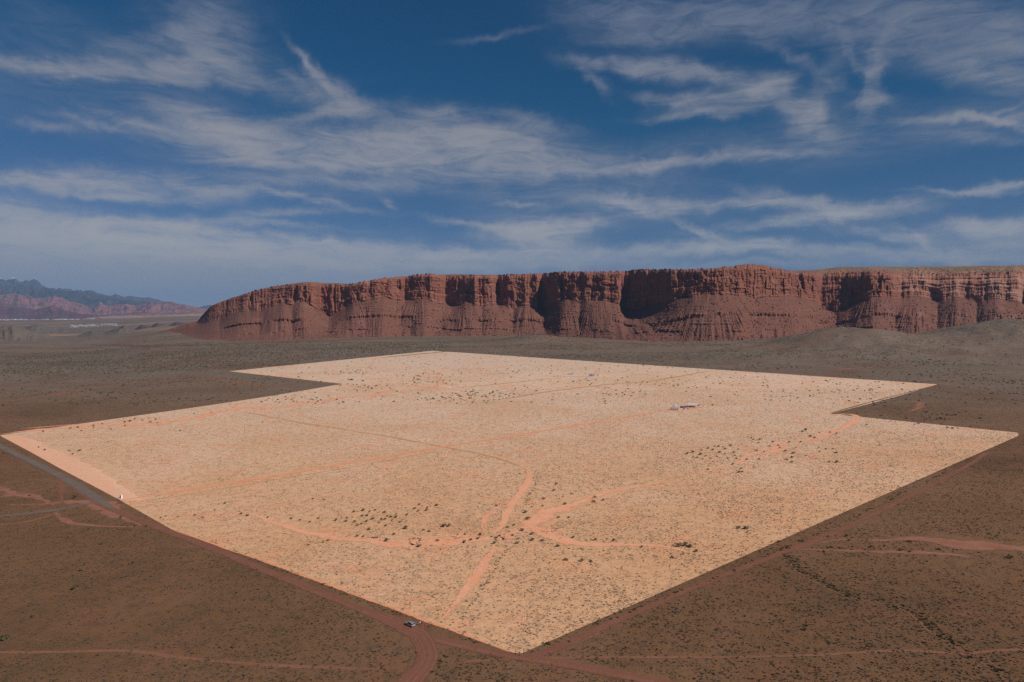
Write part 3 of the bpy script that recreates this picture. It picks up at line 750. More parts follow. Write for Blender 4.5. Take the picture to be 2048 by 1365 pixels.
# toe distance: march the toe pixel down to the ground
toe_d = (HC + .035 * 1100) / ((toe_y - HOR) / F_PX + .035)       # where the plain itself lies at that angle
toe_d = smooth1(np.minimum(toe_d, D0 + dsm - 215), 60)
toe_d = toe_d - 26 * fbm(cpx / 60, cpx * 0 + 7.7, 17, 3)          # debris lobes reach out unevenly
NT_, NCF, NPL = 84, 118, 34
rows_xyz = []; rows_t = []; rows_p = []
S = Xc
hgt_c = zr - zb
APEX = [300, 400, 478, 560, 612, 700, 762, 842, 930, 1000, 1055, 1122, 1195, 1420, 1600, 1746, 1835, 1915, 1990, 2080, 2200, 2330, 2500]
AWID = {1432: 1.25}
ap = np.array(APEX, float); mids = (ap[:-1] + ap[1:]) / 2
ci = np.searchsorted(mids, cpx)
lo_m = np.concatenate([[ap[0] - 60], mids]); hi_m = np.concatenate([mids, [ap[-1] + 60]])
rr = np.where(cpx < ap[ci], (cpx - ap[ci]) / (ap[ci] - lo_m[ci]), (cpx - ap[ci]) / (hi_m[ci] - ap[ci]))   # -1..1 across each debris cone
wid = (hi_m[ci] - lo_m[ci]) / 2 * D0 / F_PX
toe_z = Z(U0 * toe_d, toe_d) - 7
zb = zb - (rr ** 2 * 26 - 8) * endf * (.6 + .8 * np.clip(fbm(cpx / 40, cpx * 0 + 1.1, 18, 2), -.5, .5))     # the wall starts higher above each cone
zb = np.minimum(zb, zr - 3); hgt_c = zr - zb
Sw = S + 26 * fbm(S / 150, S * 0 + 2.1, 19, 3)
f0 = .62 + .05 * fbm(S / 320, S * 0 + .7, 23, 2)
f1 = .34 + .06 * fbm(S / 240, S * 0 + 9.7, 29, 2)
band_on = np.clip(.28 + .60 * rr ** 2 + 1.2 * fbm(S / 90, S * 0 + 4.4, 21, 3) + .5 * (cpx < 640), 0, 1) * endf
b1 = np.clip(.05 + .6 * rr ** 2 + 1.4 * fbm(S / 70, S * 0 + 7.4, 31, 3), 0, 1) * endf
def stepped(f, c, h):
    return -h * sstep(c - h * .5, c + h * .5, f) + h * np.where(f < c, f / c * .5, .5 + .5 * (f - c) / (1 - c))
for j in range(NT_):                               # talus
    f = j / NT_
    zt = toe_z + (zb - toe_z) * f ** 1.24
    g = f + band_on * stepped(f, f0, .085) + b1 * stepped(f, f1, .055)
    kk = f ** 9.0
    run = (D0 + dsm * (1 - kk) + doff * kk - 4) - toe_d
    y = toe_d + run * (1 - (1 - np.clip(g, 0, 1)) ** 1.12) ** .94
    amp = math.sin(math.pi * min(1, .10 + f * .90)) ** .8
    # debris cones with gullies that fan out from the apex
    spread = .30 + .70 * (1 - f)
    bulge = (1 - rr ** 2) * 26 - 12
    y = y - bulge * math.sin(math.pi * f) ** .9 * endf * np.clip(wid / 70, .35, 1.3)
    angc = rr * wid / spread * (.62 + .38 * spread)
    gul = ridged(angc / 34 + ci * 3.7, f * .5 + S * 0, 43, 3, .55)
    gul2 = ridged(angc / 12 + ci * 1.3, f * 1.1 + S * 0, 47, 2)
    gv = np.clip(.7 + 1.3 * fbm(S / 130, S * 0 + f * 1.5, 45, 2), .1, 1.6)
    y = y - amp * (5.0 * gul + 2.0 * gul2) * (.4 + .6 * endf) * gv
    rub = perlin(S / 4.3, f * 60 + S * 0, 53) + .8 * perlin(S / 9, f * 30 + S * 0, 54)
    lowb = ridged(S / 40, S * 0 + f * 2.0, 59, 2) * math.exp(-((f - .13) / .09) ** 2) * np.clip(.4 + fbm(S / 200, S * 0, 57, 2) * 2, 0, 1)
    y = y - rub * 2.0 * amp - lowb * 14 * endf
    # outcropping ledges are broken into blocks
    bl = np.where(perlin(S / 11, S * 0 + 5, 61) > 0, 1, -.4) * 2.4 + perlin(S / 5, S * 0 + 2, 62) * 2.4
    st3 = perlin(S / 500 + .4, S * 0 + zt / 5.5, 64) * np.clip(fbm(S / 55, zt / 30, 66, 2) + .25, 0, 1)      # thin beds showing through
    y = y - st3 * 6.5 * amp * endf
    eb = band_on * np.exp(-((f - f0) / .035) ** 2); eb1 = b1 * np.exp(-((f - f1) / .025) ** 2)
    y = y - 1.7 * bl * (eb + eb1)
    rows_xyz.append(np.column_stack([U0 * y, y, zt])); rows_t.append(1 - np.clip(eb + eb1, 0, 1) * .8); rows_p.append(np.zeros(NCOL))
def cells(S_, z_, w, th, seed):
    ix = np.floor(S_ / w + .35 * perlin(S_ / (w * 2.7), S_ * 0 + seed, seed))
    h0 = _hash(ix, ix * 0 + 3, seed) / 0x7fffffff
    tr = np.floor(z_ / th + .45 * h0 + .2 * perlin(S_ / 160, z_ / 60, seed + 1))
    return _hash(ix, tr, seed + 2) / 0x7fffffff * 2 - 1
def ledge(f, c, w):
    return sstep(c - w, c + w, f)
for j in range(NCF + 1):                           # the wall
    f = j / NCF
    zc = zb + hgt_c * f
    c1 = .34 + .10 * fbm(S / 260, S * 0 + 3, 71, 2); c2 = .68 + .10 * fbm(S / 200, S * 0 + 8, 73, 2)
    st1 = np.clip(.45 + 1.5 * fbm(S / 150, S * 0 + 2.2, 75, 2), 0, 1); st2 = np.clip(.35 + 1.5 * fbm(S / 120, S * 0 + 6.2, 77, 2), 0, 1)
    inn = 3.5 * f + 9 * st1 * ledge(f, c1, .035) + 8 * st2 * ledge(f, c2, .03) + 4 * ledge(f, .06, .03)
    inn = inn + right * (10 * ledge(f, .30, .03) + 9 * ledge(f, .55, .03) + 26 * ledge(f, .80, .06) + 10 * ledge(f, .92, .02))
    # low end of the mesa: broken steps instead of one wall
    inn = inn + (1 - sstep(470, 640, cpx)) * 60 * f + (1 - sstep(420, 600, cpx)) * 14 * ledge(f, .5, .05)
    inn = inn + 9 * np.clip((f - .90) / .10, 0, 1) ** 2 * (1 + .8 * perlin(S / 17, S * 0, 79))
    # fluting: buttresses, pillars, cracks that drift with height
    drift = f * .35 * fbm(S / 140, S * 0 + 1, 81, 2)
    var = np.clip(.75 + 1.1 * fbm(S / 170, S * 0 + 5.5, 82, 2), .15, 1.5)
    fl = ridged(Sw / 70 + drift, S * 0 + f * .5, 83, 2, .5) * 8.5
    fl2 = (1 - 2 * np.abs(perlin(Sw / 21 + drift * 2, S * 0 + f * 1.1, 87))) * 5.0 * var
    fl3 = (1 - 2 * np.abs(perlin(Sw / 8.5 + drift * 3, S * 0 + f * 2.6, 89))) * 2.2 * var
    crack = -np.clip(perlin(Sw / 24 + drift, S * 0 + f * .8, 91) - .30, 0, 1) * 46 * np.clip(.5 + 1.5 * fbm(S / 100, S * 0 + 3, 92, 2), 0, 1.2)
    blk = perlin(S / 9, S * 0 + f * 3.5, 93) * 2.6 + perlin(S / 4, S * 0 + f * 9, 95) * 1.3 + perlin(S / 14, S * 0 + f * 13, 96) * 1.5
    bed = perlin(S * 0 + .3 + S / 300, f * 14 + S * 0, 97) * .8 + perlin(S / 200, f * 40 + S * 0, 99) * .4
    amp = (.45 + .55 * np.sin(math.pi * (.12 + .80 * f))) * (.30 + .70 * sstep(430, 600, cpx)) * (1 - .55 * right)
    # talus spurs climb the wall here and there
    bk = 5.5 * cells(Sw, zc, 48, 42, 201) + 4.2 * cells(Sw, zc, 20, 24, 202) + 2.6 * cells(S, zc, 9, 13, 203) + 1.3 * cells(S, zc, 4.6, 6, 204)
    y = D0 + doff + inn - amp * (.62 * fl + .5 * fl2 + .5 * fl3 + crack + bk) - .7 * blk - bed * (1 + 3.0 * right)
    # arched alcoves
    for (ax, aw, af, ad) in ((1860, 20, .45, 16), (1925, 26, .4, 12), (1712, 16, .35, 14), (1290, 18, .35, 14), (905, 10, .2, 14), (935, 12, .15, 12)):
        q = ((cpx - ax) / aw) ** 2
        y = y + ad * np.exp(-q ** 2) * sstep(af + .25, af - .1, f + q * .25)
    rows_xyz.append(np.column_stack([U0 * y, y, zc + perlin(S / 6, S * 0 + f * 9, 101) * .5])); rows_t.append(np.full(NCOL, 1 - sstep(0, .05, f))); rows_p.append(np.zeros(NCOL))
yr = rows_xyz[-1][:, 1].copy()
PLAT = [(225, 690), (352, 660), (420, 618), (520, 582), (560, 571), (590, 566), (618, 563), (660, 566), (720, 569), (780, 560), (830, 552), (900, 549), (960, 549), (1040, 549), (1130, 545), (1250, 545), (1400, 543), (1560, 542), (1620, 541), (1680, 534), (1740, 533), (1800, 534), (1900, 533), (2048, 530), (2560, 524)]
plat_y = smooth1(interp(PLAT, cpx), 14)
for j in range(1, NPL + 1):                        # knobs on the rim, then the plateau
    f = j / NPL
    back = 5 + 700 * f ** 2.2
    y = smooth1(yr, 25) * min(1, f * 3) + yr * (1 - min(1, f * 3)) + back
    zp = HC + (HOR - plat_y) / F_PX * (y) - 3
    knob = np.clip(fbm(S / 13, S * 0 + f * 22, 103, 3) + .1, 0, 2) * 9.5 * np.exp(-(back / 90)) * sstep(420, 560, cpx)
    knob = knob + right * np.clip(fbm(S / 30, S * 0 + f * 16, 105, 3), -.2, 1) * 9 * np.exp(-(back / 260))
    big = 9 * np.exp(-((cpx - 1283) / 16) ** 2) * np.exp(-((back - 40) / 30) ** 2) + 7 * np.exp(-((cpx - 1500) / 30) ** 2) * np.exp(-((back - 30) / 40) ** 2)
    k = sstep(0, .75, f)
    z = zr * (1 - k) + zp * k + knob + big + fbm(S / 160, f * 5 + S * 0, 107, 3) * 3 * k
    z = z - (1 - endf) * back * .5
    if j == NPL: z = z * 0 - 40
    rows_xyz.append(np.column_stack([U0 * y, y, z])); rows_t.append(np.zeros(NCOL)); rows_p.append(np.full(NCOL, sstep(.10, .42, f)))
V = np.stack(rows_xyz, 0)
me = mesh_np('mesa', V.reshape(-1, 3), grid_faces(V.shape[0], NCOL), None, False)
attr(me, 'talus', np.stack(rows_t)); attr(me, 'plateau', np.stack(rows_p))
attr(me, 'slick', np.broadcast_to(right, (V.shape[0], NCOL)))

m, t, b = new_mat('red_sandstone', 0.95, 0.1)
p = geo_pos(t)
at_t = t.new('ShaderNodeAttribute', attribute_name='talus').outputs['Fac']
at_p = t.new('ShaderNodeAttribute', attribute_name='plateau').outputs['Fac']
at_s = t.new('ShaderNodeAttribute', attribute_name='slick').outputs['Fac']
wv = t.noise(p, .006, 3, .5)
pw = t.vmath('ADD', p, t.vmath('SCALE', t.vmath('SUBTRACT', t.mix(0.0, wv, wv), (.5, .5, .5)), scale=26.0))
strata = t.noise(t.mapping(pw, scale=(.0012, .0012, .16)), 1.0, 5, .7)
stra2 = t.noise(t.mapping(pw, scale=(.004, .004, .55)), 1.0, 3, .6)
streak = t.noise(t.mapping(p, scale=(.14, .14, .012)), 1.0, 4, .6)
patch = t.noise(p, .013, 4, .6)
grit = t.noise(p, .22, 4, .7)
rock = t.ramp(strata, [(.30, (.19, .074, .046)), (.45, (.30, .116, .072)), (.56, (.25, .096, .060)), (.72, (.37, .17, .115))])
rock = t.mix(t.step(streak, .48, .68, 0, .6), rock, (.120, .050, .040))
rock = t.mix(t.step(patch, .58, .72, 0, .4), rock, (.36, .195, .145))
rock = t.mix(t.step(stra2, .40, .50, .2, 0), rock, (.14, .052, .037))
slick = t.ramp(strata, [(.32, (.28, .120, .082)), (.50, (.38, .195, .140)), (.70, (.44, .265, .195))])
rock = t.mix(t.math('MULTIPLY', at_s, t.step(patch, .35, .6)), rock, slick)
tal = t.ramp(strata, [(.32, (.150, .064, .043)), (.48, (.205, .092, .063)), (.58, (.175, .077, .053)), (.72, (.245, .120, .087))])
tal = t.mix(t.step(grit, .38, .55, .5, 0), tal, (.12, .047, .035))
tal = t.mix(t.step(patch, .55, .70, 0, .5), tal, (.24, .125, .10))
pl = t.mix(t.step(patch, .40, .62), (.20, .135, .085), (.34, .165, .10))
pl = t.mix(t.step(grit, .42, .52, .6, 0), pl, (.095, .085, .05))
c = t.mix(at_t, rock, tal)
c = t.mix(at_p, c, pl)
t.put(b.inputs['Base Color'], c)
bump_node(t, b, t.math('ADD', t.math('MULTIPLY', grit, .6), t.math('ADD', t.math('MULTIPLY', streak, .7), t.math('MULTIPLY', stra2, .7))), 2.6, 0.8)
me.materials.append(m)
MAT_ROCK = m
mesa = tag(link('mesa', me), 'long red sandstone mesa with fluted cliffs above talus slopes', 'mesa', kind='structure')

# ------------------------------------------------------------------ distant ranges beyond the valley
def far_mat(name, stops, zscale, patchcol=None, snow=None, band=.004):
    m, t, b = new_mat(name, 1.0, 0.02)
    p = geo_pos(t)
    sp = t.new('ShaderNodeSeparateXYZ'); t.l.new(p, sp.inputs[0])
    n = t.noise(t.mapping(p, scale=(band * .12, band * .12, zscale * .6)), 1.0, 5, .6, .3)
    c = t.ramp(n, stops)
    if patchcol:
        c = t.mix(t.step(t.noise(p, band * .6, 4, .6), .50, .62), c, patchcol)
    if snow:
        s = t.math('MULTIPLY_ADD', t.noise(p, .006, 4, .6), 260, sp.outputs[2])
        c = t.mix(t.step(s, snow, snow + 25), c, (.85, .86, .9))
    t.put(b.inputs['Base Color'], c)
    return m

def far_range(name, sky_pts, base_y, depth, thick, mat, label, seed, rough=.22, n=420, nr=46, x0=-260, x1=440, detail=300.0, cat='mountains'):
    px = np.linspace(x0, x1, n)
    u = (px - PW / 2) / F_PX
    sy = smooth1(np.interp(px, [p[0] for p in sky_pts], [p[1] for p in sky_pts]), 6)
    rows = []
    for j in range(nr):
        f = j / (nr - 1)                       # 0 front foot, .62 crest, 1 back
        y = depth - thick * .62 + thick * f
        X = u * depth
        prof = np.clip(f / .62, 0, 1) ** 1.15 if f <= .62 else 1 - ((f - .62) / .38) * .8
        crest = HC + (HOR - sy) / F_PX * depth
        base = Z(u * (depth - thick * .62), np.full(n, depth - thick * .62)) - 4
        h = np.maximum(crest - base, 0)
        nz = ridged(X / (detail * 3.2), y / (detail * 3.2) + X * 0, seed, 5, .52) * rough * h * np.sin(math.pi * np.clip(f / .62 * .93, 0, 1)) ** .8
        nz = nz + fbm(X / detail, y / detail, seed + 5, 3) * .03 * h
        spur = ridged(X / (detail * 2.0) + .3 * fbm(X / 600, y / 600, seed + 2, 2), y / (detail * 12), seed + 9, 3) * rough * .6 * h * np.sin(math.pi * np.clip(f / .62 * .95, 0, 1))
        rows.append(np.column_stack([u * y, np.full(n, y), base + h * prof + nz + spur]))
    V = np.stack(rows)
    me = mesh_np(name, V.reshape(-1, 3), grid_faces(nr, n), mat, False)
    return tag(link(name, me), label, cat, kind='structure')

M_BLUE = far_mat('dark_forested_slopes', [(.35, (.035, .042, .052)), (.6, (.07, .072, .078))], .003, (.09, .08, .08), snow=1960)
M_BLUE2 = far_mat('dark_juniper_slopes', [(.35, (.030, .036, .036)), (.6, (.06, .06, .052))], .003, (.09, .07, .06))
M_REDH = far_mat('red_and_cream_cliffs', [(.34, (.20, .085, .070)), (.5, (.27, .115, .09)), (.62, (.20, .09, .08)), (.74, (.34, .23, .19))], .012, (.11, .07, .065), band=.006)
M_PURP = far_mat('dark_purple_hills', [(.35, (.075, .032, .034)), (.65, (.15, .065, .06))], .010)
M_TANH = far_mat('tan_banded_ridge', [(.32, (.15, .085, .07)), (.5, (.22, .12, .10)), (.60, (.34, .25, .19)), (.72, (.17, .10, .085))], .022, band=.006)
M_DARKH = far_mat('dark_grey_hill_slopes', [(.35, (.075, .062, .060)), (.65, (.12, .098, .09))], .02)
M_CLAY = far_mat('grey_clay_slopes', [(.35, (.14, .108, .088)), (.6, (.19, .15, .12)), (.75, (.25, .13, .09))], .02)
M_GREY = far_mat('grey_brown_ridge', [(.35, (.11, .088, .074)), (.65, (.17, .14, .115))], .02)

far_range('mountain_range', [(-260, 548), (-120, 556), (-40, 562), (0, 560), (20, 563), (32, 561), (44, 568), (55, 566), (66, 563), (76, 565), (84, 573), (100, 576), (116, 582), (134, 579), (145, 585), (158, 583), (170, 586), (182, 584), (196, 589), (215, 594), (232, 592), (250, 597), (264, 594), (275, 597), (300, 598), (320, 603), (345, 607), (365, 610), (392, 617), (418, 612), (470, 615)],
          634, 29000, 6000, M_BLUE, 'blue snow-tipped mountain range on the horizon', 5, .12)
far_range('forested_foothills', [(-260, 575), (-60, 578), (0, 576), (40, 575), (90, 580), (140, 586), (190, 593), (240, 600), (300, 608), (350, 618), (440, 626)], 634, 24000, 4000, M_BLUE2, 'dark blue-green foothills below the snowy range', 8, .14)
far_range('red_hills', [(-260, 585), (-60, 596), (0, 594), (35, 590), (52, 594), (70, 598), (100, 596), (125, 596), (142, 606), (165, 610), (182, 618), (200, 606), (212, 614), (240, 608), (275, 613), (300, 606), (340, 606), (370, 612), (400, 618), (440, 622)],
          634, 20000, 2600, M_REDH, 'red and cream cliffs below the forested foothills', 11, .15, detail=220)
far_range('purple_hills', [(-260, 603), (-80, 600), (0, 606), (25, 612), (50, 618), (72, 620), (90, 617), (105, 613), (120, 618), (140, 624), (165, 629), (200, 631), (240, 630), (440, 632)],
          636, 16000, 1200, M_PURP, 'dark purple hills in front of the red cliffs', 14, .14, detail=150)
far_range('banded_hill', [(20, 672), (43, 658), (60, 653), (73, 650), (95, 654), (125, 658), (160, 661), (200, 668)], 672, 5000, 420, M_GREY, 'low grey hill on the valley floor below the town', 23, .13, 160, 30, 0, 215, 50, 'hill')
far_range('dark_hill', [(255, 668), (270, 658), (283, 650), (300, 654), (314, 646), (335, 652), (352, 644), (372, 648), (400, 650)], 670, 4700, 380, M_DARKH, 'dark purple-grey hill beside the end of the mesa', 25, .15, 150, 30, 245, 410, 45, 'hill')
far_range('tan_hill', [(140, 676), (165, 668), (185, 662), (206, 667), (236, 656), (249, 651), (262, 656), (275, 663), (300, 670)], 674, 4200, 360, M_GREY, 'grey-tan pair of ridges before the far settlement', 27, .17, 180, 30, 130, 312, 45, 'hill')
far_range('clay_hill', [(-260, 650), (-120, 646), (-40, 652), (0, 653), (25, 652), (45, 656), (70, 665), (95, 671), (120, 677), (140, 681)], 683, 3500, 420, M_CLAY, 'grey clay hill at the frame edge with red foot', 29, .12, 260, 34, -260, 150, 50, 'hill')
far_range('tan_ridge', [(-260, 646), (0, 643), (80, 644), (150, 640), (190, 634), (230, 630), (262, 626), (295, 625), (320, 629), (350, 627), (400, 624), (440, 624)],
          650, 10500, 1400, M_TANH, 'tan banded ridge beside the end of the mesa', 17, .12, detail=110, cat='ridge')

# ------------------------------------------------------------------ the far town: a mass of pale roofs on the valley floor
town_v, town_f = [], []
def box_np(cx, cy, cz, sx, sy, sz):
    k = len(town_v)
    for dz in (0, 1):
        for (a, b_) in ((-1, -1), (1, -1), (1, 1), (-1, 1)):
            town_v.append((cx + a * sx / 2, cy + b_ * sy / 2, cz + dz * sz))
    for q in ((0, 1, 5, 4), (1, 2, 6, 5), (2, 3, 7, 6), (3, 0, 4, 7), (4, 5, 6, 7)):
        town_f.append(tuple(k + i for i in q))
def far_z(y): return Z(np.array([-.6 * y]), np.array([y]))[0]
for i in range(215):
    if i < 150:
        px = random.uniform(-200, 190) if i < 120 else random.uniform(30, 160); y = random.uniform(8900, 9800)
    else:
        px = random.uniform(140, 235); y = random.uniform(6700, 7300)
    x = (px - PW / 2) / F_PX * y
    zc = float(Z(np.array([x]), np.array([y]))[0])
    z0 = max(zc, 0)
    s = random.uniform(.6, 1.6) * (1.0 if i < 150 else .42)
    box_np(x, y, z0 - 1, 46 * s, 22 * s, random.uniform(7, 13) * (1.0 if i < 150 else .7))
M_TOWN = plain('pale_town_walls', (.46, .46, .48), .8, .2, 0, .3, .01)
me = mesh_np('town', town_v, town_f, M_TOWN)
tag(link('town', me), 'scatter of white roofs of a far town on the valley floor', 'town', kind='stuff')

# ------------------------------------------------------------------ haze
hb = bmesh.new()
bmesh.ops.create_cube(hb, size=1.0)
me = bpy.data.meshes.new('haze'); hb.to_mesh(me); hb.free()
hz = link('haze', me)
hz.scale = (110000, 60000, 2040); hz.location = (0, 20000, 2040 / 2 - 60)
hm = bpy.data.materials.new('thin_blue_haze'); hm.use_nodes = True
ht = NT(hm.node_tree); ht.n.clear()
pv = ht.new('ShaderNodeVolumePrincipled')
pv.inputs['Color'].default_value = (.42, .64, 1.0, 1)
pv.inputs['Density'].default_value = 2.3e-5
pv.inputs['Anisotropy'].default_value = 0.0
ho = ht.new('ShaderNodeOutputMaterial'); ht.l.new(pv.outputs[0], ho.inputs['Volume'])
me.materials.append(hm)
tag(hz, 'thin bluish haze over the desert', 'haze', kind='stuff')
# ------------------------------------------------------------------ scrub: thousands of low tufts on both soils
def tuft_mesh(name, seed, sub=2, flat=.62, jit=.30, spikes=0):
    r = random.Random(seed)
    b_ = bmesh.new()
    bmesh.ops.create_icosphere(b_, subdivisions=sub, radius=.5)
    for v in b_.verts:
        k = 1 + r.uniform(-jit, jit)
        v.co = Vector((v.co.x * k, v.co.y * k, max(0.02, (v.co.z + .32) * flat * (1 + r.uniform(-jit, jit)))))
    for _ in range(spikes):
        a, e = r.uniform(0, 6.283), r.uniform(.5, 1.4)
        d = Vector((math.cos(a) * math.cos(e), math.sin(a) * math.cos(e), math.sin(e)))
        o_ = Vector((r.uniform(-.25, .25), r.uniform(-.25, .25), .08))
        w = d.cross(Vector((r.uniform(-1, 1), r.uniform(-1, 1), .2))).normalized() * r.uniform(.04, .10)
        L = r.uniform(.35, .62)
        b_.faces.new([b_.verts.new(o_ - w), b_.verts.new(o_ + w), b_.verts.new(o_ + d * L)])
    me = bpy.data.meshes.new(name); b_.to_mesh(me); b_.free()
    return me

def bush_mesh(name, seed, leaves=190, leafmat=None):
    """rounded desert bush: stems, and leaf clumps spread through an uneven crown (about 1 m wide)"""
    r = random.Random(seed)
    b_ = bmesh.new()
    def stem(p, q, w):
        d = (q - p).normalized(); s_ = d.cross(Vector((0, 0, 1)) if abs(d.z) < .9 else Vector((1, 0, 0))).normalized() * w; t_ = d.cross(s_).normalized() * w
        A = [b_.verts.new(p + s_), b_.verts.new(p - s_ * .5 + t_ * .87), b_.verts.new(p - s_ * .5 - t_ * .87)]
        tip = b_.verts.new(q)
        for i in range(3): b_.faces.new([A[i], A[(i + 1) % 3], tip])
    lobes = []
    for i in range(8):
        a = r.uniform(0, 6.283); rr = r.uniform(.10, .40); h = r.uniform(.30, .62)
        c = Vector((math.cos(a) * rr, math.sin(a) * rr, h)); lobes.append((c, r.uniform(.16, .27)))
        stem(Vector((0, 0, 0)), c, .02)
    ns = len(b_.faces)
    for i in range(leaves):
        c, rad = r.choice(lobes)
        d = Vector((r.gauss(0, 1), r.gauss(0, 1), r.gauss(0, .8))).normalized() * rad * r.uniform(.45, 1.0)
        p = c + d; p.z = max(p.z, .03)
        n = (d.normalized() + Vector((r.uniform(-.5, .5), r.uniform(-.5, .5), r.uniform(-.1, .7)))).normalized()
        t1 = n.cross(Vector((r.uniform(-1, 1), r.uniform(-1, 1), r.uniform(-1, 1)))).normalized(); t2 = n.cross(t1)
        s_ = r.uniform(.045, .085)
        b_.faces.new([b_.verts.new(p + t1 * s_ * 1.4), b_.verts.new(p + t2 * s_), b_.verts.new(p - t1 * s_ * 1.3 + n * .03), b_.verts.new(p - t2 * s_)])
    me = bpy.data.meshes.new(name); b_.to_mesh(me); b_.free()
    me.materials.append(MAT_STEM); me.materials.append(leafmat or MAT_BUSH)
    for i, p in enumerate(me.polygons): p.material_index = 0 if i < ns else 1
    return me

def veg_mat(name, cols, seedscale=1.0):
    m, t, b = new_mat(name, .95, .1)
    oi = t.new('ShaderNodeObjectInfo')
    tcn = t.new('ShaderNodeTexCoord')
    n = t.noise(tcn.outputs['Object'], 5.0, 3, .6)
    st_ = [(i / (len(cols) - 1), c) for i, c in enumerate(cols)]
    c = t.ramp(oi.outputs['Random'], st_)
    c = t.mix(t.step(n, .35, .65, .35, 0), c, tuple(q * .55 for q in cols[len(cols) // 2]))
    t.put(b.inputs['Base Color'], c)
    return m
MAT_STEM = plain('grey_brown_twigs', (.12, .09, .06), .95, .1)
MAT_BUSH = veg_mat('olive_bush_leaves', [(.085, .085, .036), (.125, .115, .05), (.16, .135, .065)])
MAT_BUSHP = veg_mat('brightened_olive_bush_leaves', [(.15, .125, .055), (.20, .165, .078), (.26, .205, .105)])  # bush leaves again, brightened by the parcel's painted highlight
MAT_CREOP = veg_mat('brightened_olive_scrub', [(.115, .095, .045), (.17, .138, .068), (.23, .18, .10)])  # creosote colour lifted for the highlight painted over the parcel
MAT_SCRUB = veg_mat('grey_brown_scrub', [(.085, .064, .040), (.130, .092, .058), (.170, .122, .080), (.22, .16, .108), (.095, .080, .046)])
MAT_STRAW = veg_mat('brightened_straw_scrub', [(.30, .19, .115), (.60, .38, .235), (.80, .52, .34), (.88, .65, .46), (.52, .36, .25), (.82, .49, .30), (.34, .23, .145)])  # scrub inside the parcel, highlight brightness painted into its colour
MAT_CREO = veg_mat('dark_creosote', [(.060, .060, .030), (.085, .080, .042), (.11, .10, .055)])

def stuff_instances(name, pts, scl, meshes, mat, label, cat):
    """one object: a cloud of points, each carrying one tuft (geometry nodes)"""
    me = bpy.data.meshes.new(name + '_points')
    n = len(pts)
    me.vertices.add(n); me.vertices.foreach_set('co', np.asarray(pts, np.float32).ravel())
    a = me.attributes.new('scl', 'FLOAT_VECTOR', 'POINT'); a.data.foreach_set('vector', np.asarray(scl, np.float32).ravel())
    a = me.attributes.new('rot', 'FLOAT', 'POINT'); a.data.foreach_set('value', rng.uniform(0, 6.283, n).astype(np.float32))
    a = me.attributes.new('idx', 'INT', 'POINT'); a.data.foreach_set('value', rng.integers(0, len(meshes), n).astype(np.int32))
    o = link(name, me)
    ng = bpy.data.node_groups.new(name + '_nodes', 'GeometryNodeTree')
    ng.interface.new_socket('Geometry', in_out='INPUT', socket_type='NodeSocketGeometry')
    ng.interface.new_socket('Geometry', in_out='OUTPUT', socket_type='NodeSocketGeometry')
    N, L = ng.nodes, ng.links
    gi, go = N.new('NodeGroupInput'), N.new('NodeGroupOutput')
    mtp = N.new('GeometryNodeMeshToPoints')
    L.new(gi.outputs[0], mtp.inputs[0])
    gti = N.new('GeometryNodeGeometryToInstance')
    for m_ in reversed(meshes):
        if not m_.materials: m_.materials.append(mat)
        src = bpy.data.objects.new(m_.name, m_)            # never linked to the scene: only a source of mesh data
        oi = N.new('GeometryNodeObjectInfo'); oi.inputs[0].default_value = src
        oi.transform_space = 'ORIGINAL'
        L.new(oi.outputs['Geometry'], gti.inputs[0])
    iop = N.new('GeometryNodeInstanceOnPoints')
    L.new(mtp.outputs[0], iop.inputs['Points']); L.new(gti.outputs[0], iop.inputs['Instance'])
    iop.inputs['Pick Instance'].default_value = True
    def named(nm, typ):
        q = N.new('GeometryNodeInputNamedAttribute'); q.data_type = typ; q.inputs[0].default_value = nm
        return q.outputs[0]
    L.new(named('idx', 'INT'), iop.inputs['Instance Index'])
    L.new(named('scl', 'FLOAT_VECTOR'), iop.inputs['Scale'])
    cx = N.new('ShaderNodeCombineXYZ'); L.new(named('rot', 'FLOAT'), cx.inputs[2])
    er = N.new('FunctionNodeEulerToRotation'); L.new(cx.outputs[0], er.inputs[0])
    L.new(er.outputs[0], iop.inputs['Rotation'])
    L.new(iop.outputs[0], go.inputs[0])
    md = o.modifiers.new('scatter', 'NODES'); md.node_group = ng
    return tag(o, label, cat, kind='stuff')

def mask_at(x, y):
    i = np.clip(((x - MX0) / MASK_RES).astype(int), 0, MW - 1); j = np.clip(((y - MY0) / MASK_RES).astype(int), 0, MH - 1)
    return bare_mask[j, i]

def sample_wedge(n, y0, y1, u0=-1.0, u1=1.0):
    # uniform over the ground inside a wide wedge in front of the camera
    a, b_ = y0 + 60, y1 + 60
    y = np.sqrt(rng.uniform(a * a, b_ * b_, n)) - 60
    x = rng.uniform(u0, u1, n) * (y + 60)
    return x, y

def blade_tuft(name, seed, n=46):
    """a low dry tuft: many narrow blades and twigs fanning out of one root"""
    r = random.Random(seed); b_ = bmesh.new()
    for i in range(n):
        a_, e_ = r.uniform(0, 6.283), r.uniform(.25, 1.45)
        d = Vector((math.cos(a_) * math.cos(e_), math.sin(a_) * math.cos(e_), math.sin(e_) * .8))
        o_ = Vector((r.gauss(0, .12), r.gauss(0, .12), .0))
        w = d.cross(Vector((r.uniform(-1, 1), r.uniform(-1, 1), r.uniform(-.3, .3)))).normalized() * r.uniform(.035, .085)
        L = r.uniform(.32, .60); m_ = o_ + d * L * .55 + Vector((0, 0, .05))
        b_.faces.new([b_.verts.new(o_ - w * .6), b_.verts.new(m_ - w), b_.verts.new(o_ + d * L), b_.verts.new(m_ + w)])
    me = bpy.data.meshes.new(name); b_.to_mesh(me); b_.free()
    return me
tufts = [blade_tuft('scrub_tuft', 40 + i) for i in range(5)]
